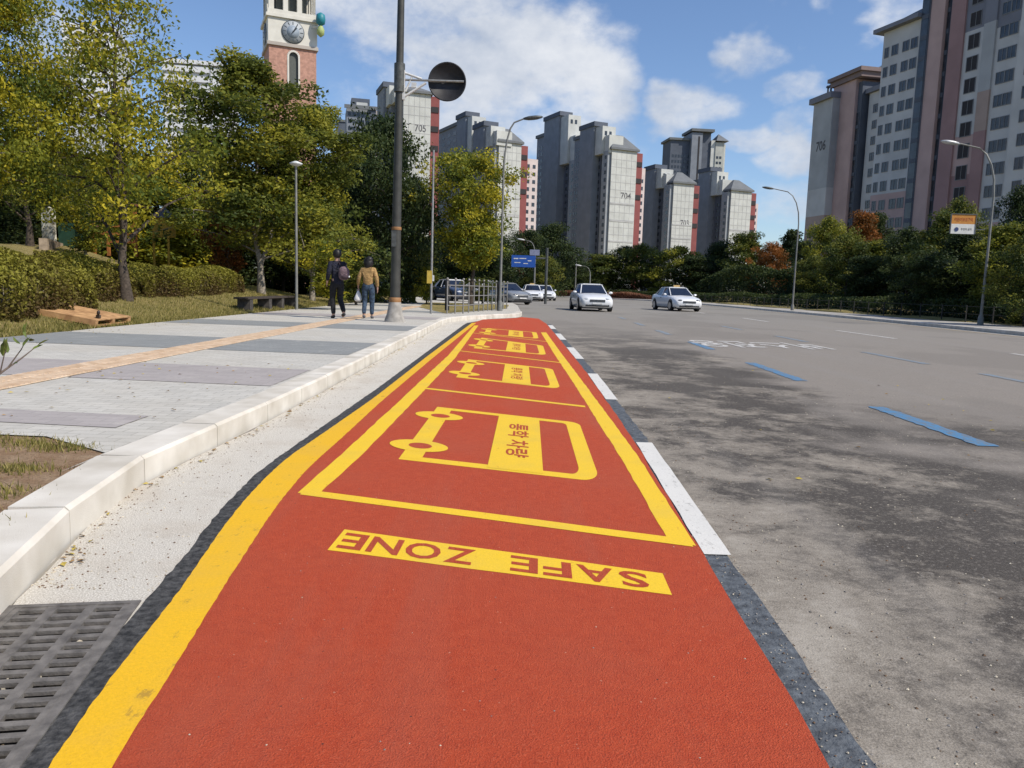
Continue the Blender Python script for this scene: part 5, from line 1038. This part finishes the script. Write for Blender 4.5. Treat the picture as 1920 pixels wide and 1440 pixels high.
b.box(w0 - .28, w0 - .02, -.08, -.005, za, zc_ - .15); b.box(w1 + .02, w1 + .28, -.08, -.005, za, zc_ - .15); b.build('window_surround', STO, CT)
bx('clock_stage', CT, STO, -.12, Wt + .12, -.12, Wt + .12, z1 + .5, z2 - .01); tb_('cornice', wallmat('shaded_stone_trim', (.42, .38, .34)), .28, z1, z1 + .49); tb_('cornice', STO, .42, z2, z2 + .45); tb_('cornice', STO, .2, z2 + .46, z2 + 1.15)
zb2 = z2 + 1.16; bw = (z3 - zb2)
bx('belfry_core', CT, TSH, 1.3, Wt - 1.3, 1.3, Wt - 1.3, zb2, z3)
for x in (0, 1, 2, 3):
    for (xx, yy) in {(x * (Wt - .9) / 3, 0), (x * (Wt - .9) / 3, Wt - .9), (0, x * (Wt - .9) / 3), (Wt - .9, x * (Wt - .9) / 3)}: 
        if (xx, yy) != (0, 0) or x == 0: bx('column', CT, STO, xx + (.0 if xx in (0,) else .1), xx + .8, yy, yy + .8, zb2, z3)
tb_('cornice', STO, .45, z3 + .01, z3 + 1.0)
b = MB(); b.add([(-.6, -.6, z3 + 1.02), (Wt + .6, -.6, z3 + 1.02), (Wt + .6, Wt + .6, z3 + 1.02), (-.6, Wt + .6, z3 + 1.02), (Wt / 2, Wt / 2, z3 + 9)], [(0, 1, 4), (1, 2, 4), (2, 3, 4), (3, 0, 4)]); b.build('roof', mat('tower_roof', (.08, .16, .18), .6), CT)
CLK = mat('clock_dark', (.045, .06, .075), .5); CLF = mat('clock_face_grey', (.36, .39, .42), .5, var=.06)
zc2 = tz(55); ro = 1.72
for (ox, oy, rz_) in ((Wt / 2, -.13, 0), (-.13, Wt / 2, -math.pi / 2)):
    MM = Matrix.Translation((ox, oy, zc2)) @ Matrix.Rotation(rz_, 4, 'Z')
    b = MB(); b.lathe([(ro, 0), (ro, .10), (ro - .02, .12), (ro * .60, .12)], 40, M=MM @ Matrix.Rotation(math.pi / 2, 4, 'X')); cf = b.build('clock_face', CLK, CT)
    b = MB(); b.lathe([(ro * .93, .125), (ro * .93, .14), (.02, .145)], 40, M=MM @ Matrix.Rotation(math.pi / 2, 4, 'X')); b.build('dial', CLF, cf)
    b = MB(); b.lathe([(ro * .56, .147), (ro * .56, .155), (.02, .16)], 36, M=MM @ Matrix.Rotation(math.pi / 2, 4, 'X')); b.build('inner_dial', mat('clock_inner', (.26, .31, .37), .5), cf)
    for k in range(12):
        a = math.pi / 6 * k; b = MB(); b.box(-.055, .055, -.17, -.15, ro * .62, ro * .88, M=MM @ Matrix.Rotation(a, 4, 'Y')); b.build('hour_mark', CLK, cf)
    for (a, l_, w_) in ((math.radians(40), .85, .10), (math.radians(31), 1.25, .07), (math.radians(215), .45, .06)):
        b = MB(); b.box(-w_, w_, -.21, -.18, -.1, l_, M=MM @ Matrix.Rotation(a, 4, 'Y')); b.build('hand', CLK, cf)
q = P(592, 24, 123); TEA = mat('teal_ornament', (.02, .20, .25), .5); b = MB(); o = thing('tower_ornament', 'teal and lime bracket ornament on the right side of the clock tower', 'ornament', (q.x, 126, q.z))
b.lathe([(.2, -.9), (.65, -.6), (.75, 0), (.65, .7), (.2, 1.0)], 12); b.build('teal_drum', TEA, o); b = MB(); b.lathe([(.1, -2.6), (.55, -2.2), (.6, -1.6), (.35, -1.0)], 12); b.build('lime_drum', mat('lime_ornament', (.35, .42, .16), .6), o); b = MB(); b.tube([(-1.2, 0, -1.2), (0, 0, -1.0)], .12, 6); b.build('bracket', STO, o)
WLV = mat('white_louvre', (.66, .67, .70), .7, var=.04, scale=.5)
def louvre(label, pxl, pxr, yt, Y, rz, n, slope=0):
    a = P(pxl, yt, Y); bq = P(pxr, yt, Y); w = (bq.x - a.x) / math.cos(rz); t = thing('white_building', label, 'building', (a.x, Y, 0), rz); H = a.z
    bx('wall', t, wallmat('pale_wall', (.48, .50, .54)), 0, w, 0, 12, -1, H)
    for k in range(n): z = H - .9 - k * 1.15; bx('louvre_slat', t, WLV, -.2, w * .78, -.35, -.05, z, z + .7)
    bx('corner_panel', t, WLV, w * .80, w + .1, -.3, -.01, -1, H - .2); bx('parapet', t, WLV, -.3, w + .3, -.5, 12.2, H + .01, H + .5); return t
louvre('white louvred building top between the light tree and the clock tower', 308, 410, 118, 100, .18, 14)
louvre('white building glimpsed through the yellow tree at the upper left', 120, 205, 50, 120, .3, 10)
# ------------------------------------------------------------------ cars
def carpaint(name, col): return mat(name, col, .28, var=.02, coat=.6, spec=.5)
CWH = carpaint('white_car_paint', (.72, .73, .74)); CBL = carpaint('navy_car_paint', (.03, .045, .09)); CGR = carpaint('grey_car_paint', (.22, .23, .24))
TYR = mat('tyre_rubber', (.02, .02, .021), .9); RIM = mat('alloy_rim', (.45, .45, .46), .35, .8); CGL = mat('car_glass', (.012, .016, .03), .08, spec=.8); BLK = mat('black_trim', (.015, .015, .016), .5); LMP = mat('headlamp_lens', (.55, .58, .62), .12, spec=.8); LMPD = mat('dark_headlamp', (.12, .13, .15), .15); PLT = mat('plate_white', (.7, .7, .68), .5)
def car_meshes(suv=False):
    st = [(-2.30, .66, .34, .58), (-2.24, .80, .25, .66), (-2.05, .865, .20, .74), (-1.7, .89, .19, .82), (-1.25, .90, .19, .89), (-.8, .905, .19, .95), (-.2, .905, .19, .965), (.6, .905, .19, .975), (1.3, .90, .20, .99), (1.8, .885, .22, 1.0), (2.12, .85, .28, .97), (2.28, .76, .36, .84)]
    V = []; n = 0; Fs = []
    for (y, w, zl, zt) in st:
        ring = [(0, zl), (w * .86, zl), (w * .97, zl + .09), (w, lerp(zl, zt, .45)), (w * .975, lerp(zl, zt, .78)), (w * .90, zt - .02), (w * .6, zt + .015), (0, zt + .03)]
        full = ring + [(-x, z) for x, z in ring[-2:0:-1]]; n = len(full); V += [(x, y, z) for x, z in full]
    for i in range(len(st) - 1): Fs += [(i * n + k, i * n + (k + 1) % n, (i + 1) * n + (k + 1) % n, (i + 1) * n + k) for k in range(n)]
    Fs += [tuple(range(n))[::-1], tuple((len(st) - 1) * n + k for k in range(n))]
    me = pmesh('body', V, Fs, CWH, smooth=True); bm = bmesh.new(); bm.from_mesh(me); bmesh.ops.recalc_face_normals(bm, faces=bm.faces[:]); bm.to_mesh(me); bm.free()
    hr = 1.60 if suv else 1.40
    bot = [(-.98, .70), (-.80, .80), (.2, .84), (1.2, .82), (1.80, .72)]; top = [(-.22, .54), (-.1, .60), (.25, .63), (.85, .61), (1.12 if not suv else 1.5, .54)]
    GV = [(s * w, y, .94) for s in (1, -1) for y, w in bot] + [(s * w, y, hr) for s in (1, -1) for y, w in top]
    GF = [(i, i + 1, 10 + i + 1, 10 + i) for i in range(4)] + [(5 + i + 1, 5 + i, 15 + i, 15 + i + 1) for i in range(4)] + [(5, 0, 10, 15), (4, 9, 19, 14)]
    gm = pmesh('windows', GV, GF, CGL, smooth=False)
    b = MB(); rp_ = [(w, y, hr) for y, w in top] + [(-w, y, hr) for y, w in top[::-1]]; b.prism([(x * 1.02, y) for x, y, z in rp_], hr - .01, hr + .035); b.prism([(x * .86, y * .9 + .04) for x, y, z in rp_], hr + .036, hr + .06)
    for s in (1, -1):
        for i in (0, 2, 4): b.tube([(s * (bot[i][1] + .005), bot[i][0], .93), (s * (top[i][1] + .012), top[i][0], hr)], .034, 5)
    rm = b.mesh('roof', CWH)
    b = MB(); Mx = Matrix.Rotation(math.pi / 2, 4, 'Y'); b.lathe([(.20, -.1), (.30, -.105), (.325, -.07), (.325, .07), (.30, .105), (.20, .1)], 22, M=Mx); wm = b.mesh('tyre', TYR)
    b = MB(); b.lathe([(.215, -.085), (.215, .085), (.19, .09), (.05, .07)], 16, M=Mx); rim = b.mesh('rim', RIM)
    return me, gm, rm, wm, rim
CM = car_meshes()
def car(label, cat, loc, rz, paint_=CWH, group='cars on the road', roof=None, lamp=LMP, grille=True, taxi=False):
    t = thing('car', label, cat, loc, rz, group); me, gm, rm, wm, rim = CM
    for nme, m_ in (('body', me), ('windows', gm), ('roof', rm)):
        o = link(nme, m_, t); 
        if nme != 'windows': o.material_slots[0].link = 'OBJECT'; o.material_slots[0].material = paint_ if nme == 'body' else (roof or paint_)
    for x in (.83, -.83):
        for y in (-1.42, 1.38):
            b = MB(); b.lathe([(.37, -.075), (.37, .075)], 20, M=Matrix.Translation((x * 1.0, y, .36)) @ Matrix.Rotation(math.pi / 2, 4, 'Y')); b.build('wheel_arch', BLK, t)
            w = link('wheel', wm, t, loc=(x * .985, y, .325)); r = link('rim', rim, w, loc=(.0 + (.03 if x > 0 else -.03), 0, 0))
    for x in (1, -1):
        b = MB(); b.ellipsoid((0, 0, 0), (.20, .12, .075), 10, 6); o = b.build('headlight', lamp, t, loc=(x * .60, -2.16, .64)); o.rotation_euler = (0, x * .18, x * .35)
        b = MB(); b.ellipsoid((0, 0, 0), (.12, .05, .07), 8, 5); o = b.build('mirror', paint_, t, loc=(x * .98, -.68, .99))
        b = MB(); b.box(-.16, .16, -.03, .03, -.05, .05); o = b.build('tail_light', mat('tail_red', (.3, .01, .01), .3), t, loc=(x * .62, 2.24, .80))
        b = MB(); b.box(-.006, .006, -.09, .09, -.018, .018); b.build('door_handle', BLK if paint_ is CWH else CWH, t, loc=(x * .907, .25, .80))
    b = MB(); b.box(-.40, .40, -2.315, -2.26, .50, .63)
    for k in range(3): b.box(-.40, .40, -2.325, -2.316, .52 + k * .04, .53 + k * .04, 1)
    b.build('grille', [BLK if grille else CGR, RIM], t)
    b = MB(); b.box(-.62, .62, -2.30, -2.2, .27, .37); b.build('lower_intake', BLK, t)
    b = MB(); b.box(-.26, .26, -2.345, -2.325, .40, .48); b.build('number_plate', PLT, t)
    b = MB(); b.box(-.80, .80, -2.1, 2.15, .15, .24); b.build('underbody', BLK, t)
    if taxi: b = MB(); b.box(-.2, .2, -.06, .08, 1.462, 1.58); b.build('roof_lamp', mat('roof_lamp_amber', (.55, .38, .16), .4), t)
    return t
q = G(1106, 582); car('white sedan with dark windscreen in the lane nearest the bay, leading', 'car', (q[0], q[1], 0), .07)
q = G(1266, 581); car('white sedan with a small roof lamp in the middle lane', 'car', (q[0] * .965, q[1] * .965, 0), .16, lamp=LMPD, taxi=True)
q = P(997, 556, 70); car('white car with a pale roof sign, far down the near lane', 'car', (q.x, 70, 0), .05, taxi=True)
q = P(1020, 555, 76); car('white car partly hidden behind the one with the roof sign', 'car', (q.x, 76, 0), .1)
q = P(955, 560, 52); car('small grey car at the roadside just past the railing', 'car', (q.x - .2, 54, 0), .5, CGR, 'cars on the road', lamp=LMPD)
q = P(915, 553, 56); car('silver-white parked car glimpsed through the right part of the railing', 'car', (q.x, 58, .1), 1.2, CWH, 'parked cars behind the railing')
q = P(848, 553, 52); car('navy parked car glimpsed through the left part of the railing', 'car', (q.x, 53, .1), .5, CBL, 'parked cars behind the railing', roof=CWH)
# ------------------------------------------------------------------ people
def skin(verts, edges, lv=1):
    me = bpy.data.meshes.new('skin'); me.from_pydata([v[:3] for v in verts], edges, [])
    o = bpy.data.objects.new('skin', me); COL.objects.link(o); m = o.modifiers.new('s', 'SKIN'); m.use_smooth_shade = True
    for i, v in enumerate(verts): me.skin_vertices[0].data[i].radius = (v[3], v[4] if len(v) > 4 else v[3])
    me.skin_vertices[0].data[0].use_root = True
    q = o.modifiers.new('u', 'SUBSURF'); q.levels = lv; dg = bpy.context.evaluated_depsgraph_get(); dg.update()
    r = bpy.data.meshes.new_from_object(o.evaluated_get(dg)); bpy.data.objects.remove(o); r.materials.clear()
    return r
SKIN = mat('skin_tone', (.46, .27, .19), .6, var=.05); HAIR = mat('black_hair', (.012, .010, .010), .5, var=.3, scale=60)
def person(label, loc, rz, H, J, top, legc, shoe, hem, hair, sleeve=.9):
    """J: joints in local space, facing +Y, for a 1.7 m figure"""
    s = H / 1.70; t = thing('person', label, 'person', loc, rz, None, (s, s, s)); j = J
    V = [j['pelvis'] + (.125, .095), j['waist'] + (.115, .085), j['chest'] + (.15, .105), j['neck0'] + (.07, .065), j['neck'] + (.052, .055), j['head'] + (.078, .09), j['crown'] + (.07, .085)]
    E_ = [(0, 1), (1, 2), (2, 3), (3, 4), (4, 5), (5, 6)]
    for s_ in ('l', 'r'):
        k = len(V); V += [j['sh' + s_] + (.058, .058), j['el' + s_] + (.040, .040), j['wr' + s_] + (.027, .027), j['ha' + s_] + (.034, .018)]; E_ += [(2, k), (k, k + 1), (k + 1, k + 2), (k + 2, k + 3)]
        k = len(V); V += [j['hi' + s_] + (.088, .095), j['kn' + s_] + (.058, .06), j['ca' + s_] + (.052, .055), j['an' + s_] + (.036, .04), j['to' + s_] + (.038, .03)]; E_ += [(0, k), (k, k + 1), (k + 1, k + 2), (k + 2, k + 3), (k + 3, k + 4)]
    me = skin(V, E_, 2); bm = bmesh.new(); bm.from_mesh(me); me2 = MB()
    for s_ in ('l', 'r'):
        h = Vector(j['ha' + s_]); d = (h - Vector(j['wr' + s_])).normalized(); side = Vector((0, 1, 0)) if abs(d.y) < .8 else Vector((0, 0, 1)); side = (side - d * side.dot(d)).normalized(); inn = d.cross(side) * (1 if s_ == 'l' else -1)
        for f_, (o_, l_) in enumerate(((-.026, .062), (-.009, .072), (.009, .068), (.026, .052))): p = h + d * .01 + side * o_; me2.tube([p, p + d * l_ * .55, p + d * l_ * .95 + inn * .02], [.009, .008, .006], 6)
        me2.tube([h - side * -.02 - d * .03, h + side * .045 + inn * .01, h + side * .055 + d * .03 + inn * .015], [.011, .009, .007], 6)
    hd = Vector(j['head']); me2.ellipsoid((hd.x, hd.y + .098, hd.z - .015), (.012, .02, .022), 8, 6); me2.ellipsoid((hd.x, hd.y + .088, hd.z - .052), (.026, .012, .007), 8, 5)
    for x in (-1, 1): me2.ellipsoid((hd.x + x * .082, hd.y + .005, hd.z - .005), (.012, .02, .032), 8, 6); me2.ellipsoid((hd.x + x * .032, hd.y + .083, hd.z + .012), (.014, .008, .008), 8, 5)
    e = pmesh('x', me2.V, me2.F); bm.from_mesh(e); bm.to_mesh(me); bm.free(); me.name = 'body'; me.polygons.foreach_set('use_smooth', [True] * len(me.polygons)); link('body', me, t, SKIN)
    g_ = .020
    V = [j['chest'] + (.172, .128), j['waist'] + (.150, .118), (j['pelvis'][0], j['pelvis'][1], hem) + (.158, .128), j['neck0'] + (.085, .08)]; E_ = [(0, 1), (1, 2), (0, 3)]
    for s_ in ('l', 'r'): k = len(V); w_ = Vector(j['el' + s_]).lerp(Vector(j['wr' + s_]), sleeve); V += [j['sh' + s_] + (.080, .080), j['el' + s_] + (.063, .063), tuple(w_) + (.046, .046)]; E_ += [(0, k), (k, k + 1), (k + 1, k + 2)]
    me = skin(V, E_, 2); me.name = 'jacket'; link('jacket', me, t, top)
    V = [j['pelvis'] + (.135, .11), j['waist'] + (.118, .09)]; E_ = [(0, 1)]
    for s_ in ('l', 'r'): k = len(V); V += [j['hi' + s_] + (.105, .110), j['kn' + s_] + (.075, .077), j['ca' + s_] + (.068, .070), tuple(Vector(j['an' + s_]) + Vector((0, 0, .02))) + (.056, .058)]; E_ += [(0, k), (k, k + 1), (k + 1, k + 2), (k + 2, k + 3)]
    me = skin(V, E_, 2); me.name = 'trousers'; link('trousers', me, t, legc)
    for s_ in ('l', 'r'):
        a = Vector(j['an' + s_]); d = (Vector(j['to' + s_]) - a); d.z = 0; d.normalize(); me = skin([tuple(a + Vector((0, 0, .01)) - d * .03) + (.048, .045), tuple(a + Vector((0, 0, -.04))) + (.048, .040), tuple(a + d * .13 + Vector((0, 0, -.052))) + (.046, .03)], [(0, 1), (1, 2)], 1); me.name = 'shoe'; link('shoe', me, t, shoe)
    b = MB(); hx, hy, hz = j['head']; rng = random.Random(3); b.ellipsoid((hx, hy - .022, hz + .035), (.108, .112, .118), 18, 12)
    for (dx, dy, dz, rx, ry, rz_) in hair: b.ellipsoid((hx + dx, hy + dy, hz + dz), (rx, ry, rz_), 14, 9)
    b.V = [tuple(Vector(v) + Vector((math.sin(v[2] * 60) * .003, 0, math.sin(v[0] * 90) * .004))) for v in b.V]; b.build('hair', HAIR, t); return t
NAVY = mat('navy_coat', (.012, .013, .028), .8, var=.25, scale=9); BLT = mat('black_trousers', (.012, .012, .014), .8); MUS = mat('mustard_jacket', (.40, .25, .10), .85, var=.16, scale=11, bump=.3, bscale=30); JEA = mat('blue_jeans', (.045, .075, .12), .85, var=.35, scale=12); SHO = mat('dark_shoes', (.02, .02, .022), .6); GSH = mat('grey_shoes', (.12, .12, .13), .6)
JA = dict(pelvis=(0, 0, .93), waist=(0, .01, 1.08), chest=(0, 0, 1.30), neck0=(0, -.01, 1.42), neck=(0, .0, 1.47), head=(0, .02, 1.58), crown=(0, .01, 1.635),
    shl=(-.17, 0, 1.37), ell=(-.235, -.05, 1.12), wrl=(-.22, .10, .93), hal=(-.22, .14, .87), shr=(.17, 0, 1.37), elr=(.26, .05, 1.14), wrr=(.13, .15, 1.36), har=(.10, .13, 1.45),
    hil=(-.09, 0, .86), knl=(-.09, .10, .50), cal=(-.085, .06, .32), anl=(-.085, .02, .075), tol=(-.09, .14, .035), hir=(.09, 0, .86), knr=(.09, .04, .48), car=(.09, -.12, .33), anr=(.09, -.26, .14), tor=(.09, -.16, .045))
p1 = Vector((*G(632, 597, .15), .15)); H1p = 1.80
person('walker in a navy coat with a phone hand raised to the ear and a backpack', p1, .55, H1p, JA, NAVY, BLT, SHO, .80, [(0, -.03, .06, .11, .10, .10)])
JB = dict(pelvis=(0, 0, .93), waist=(0, .01, 1.07), chest=(0, 0, 1.29), neck0=(0, -.01, 1.41), neck=(0, .0, 1.46), head=(0, .02, 1.57), crown=(0, .01, 1.625),
    shl=(-.165, 0, 1.36), ell=(-.26, -.03, 1.12), wrl=(-.29, .06, .90), hal=(-.30, .07, .83), shr=(.165, 0, 1.36), elr=(.245, -.04, 1.10), wrr=(.25, .05, .86), har=(.25, .07, .79),
    hil=(-.09, 0, .86), knl=(-.10, .05, .49), cal=(-.10, -.02, .33), anl=(-.10, -.09, .09), tol=(-.105, .03, .035), hir=(.09, 0, .86), knr=(.10, .06, .49), car=(.10, .05, .32), anr=(.10, .05, .07), tor=(.105, .18, .035))
p2 = Vector((*G(690, 597, .15), .15)); H2p = 1.66
person('walker in a mustard jacket and blue jeans carrying a white bag', p2, .0, H2p, JB, MUS, JEA, GSH, .86, [(0, -.05, -.05, .125, .09, .15), (-.05, -.03, -.02, .085, .09, .13), (.05, -.03, -.02, .085, .09, .13), (.02, -.03, .07, .11, .10, .09)])
BPK = mat('mauve_backpack', (.15, .10, .115), .8, var=.3, scale=9); BPD = mat('dark_plum_backpack', (.05, .03, .04), .8)
R1 = Matrix.Translation(p1) @ Matrix.Rotation(.55, 4, 'Z'); c_ = R1 @ Vector((.10, -.24, 1.20))
bk = thing('backpack', 'mauve backpack hanging on the navy-coated walker', 'backpack', c_, .55)
me = skin([(0, 0, -.2, .15, .10), (0, -.02, 0, .17, .13), (0, 0, .2, .14, .10)], [(0, 1), (1, 2)], 2); link('bag_body', me, bk, BPK)
me = skin([(0, -.10, -.16, .12, .05), (0, -.13, -.03, .13, .07)], [(0, 1)], 2); link('front_pocket', me, bk, BPD)
for x in (-.09, .09): b = MB(); b.tube([(x, .05, .24), (x, .16, .28), (x * 1.3, .3, .2)], .018, 6); b.build('strap', BPD, bk)
b = MB(); b.box(.07, .105, -.19, -.17, -.1, -.06); b.build('tag', PLT, bk)
hb = p2 + Vector((-.30, .07, .80)) * (H2p / 1.7); wbg = thing('plastic_bag', 'white plastic bag hanging from the left hand of the walker in mustard', 'bag', hb)
me = skin([(0, 0, -.34, .10, .07), (0, 0, -.24, .125, .085), (.01, 0, -.12, .07, .05), (0, 0, -.02, .02, .02)], [(0, 1), (1, 2), (2, 3)], 2); link('bag_body', me, wbg, mat('white_plastic', (.78, .78, .78), .4, var=.05, scale=30, bump=.5, bscale=25))
b = MB(); b.tube([(-.02, 0, -.06), (-.03, .01, .0), (.0, .02, .03), (.03, .01, 0), (.02, 0, -.06)], .006, 5); b.build('handles', PLT, wbg)

# ------------------------------------------------------------------ fallen leaves
def litter():
    r = random.Random(12); b = MB()
    for i in range(340):
        k = r.random()
        if k < .35: y = 2.7 + r.random() ** 1.5 * 14; x = xat(KL, y) + .03 + abs(r.gauss(0, .05)); z = .012
        elif k < .7: x = -7.5 + abs(r.gauss(0, .5)); y = 10 + r.random() * 18; z = .158
        elif k < .88: x = r.uniform(-4.4, -2.4); y = r.uniform(4.7, 9); z = .156
        else: x = r.uniform(1.2, 5); y = r.uniform(2.4, 12); z = .006
        s_ = r.uniform(.010, .026); M_ = Matrix.Translation((x, y, z)) @ Matrix.Rotation(r.uniform(0, 6.3), 4, 'Z') @ Matrix.Rotation(r.uniform(-.5, .5), 4, 'X')
        b.add([M_ @ Vector(p) for p in ((-s_, 0, 0), (0, -s_ * .5, .004), (s_, 0, 0), (0, s_ * .5, .004))], [(0, 1, 2, 3)], r.randrange(2))
    o = b.build('fallen_leaves', [mat('dry_leaf', (.26, .16, .06), .8, var=.3), mat('yellow_leaf', (.42, .32, .06), .8, var=.2)]); o['kind'] = 'stuff'
litter()
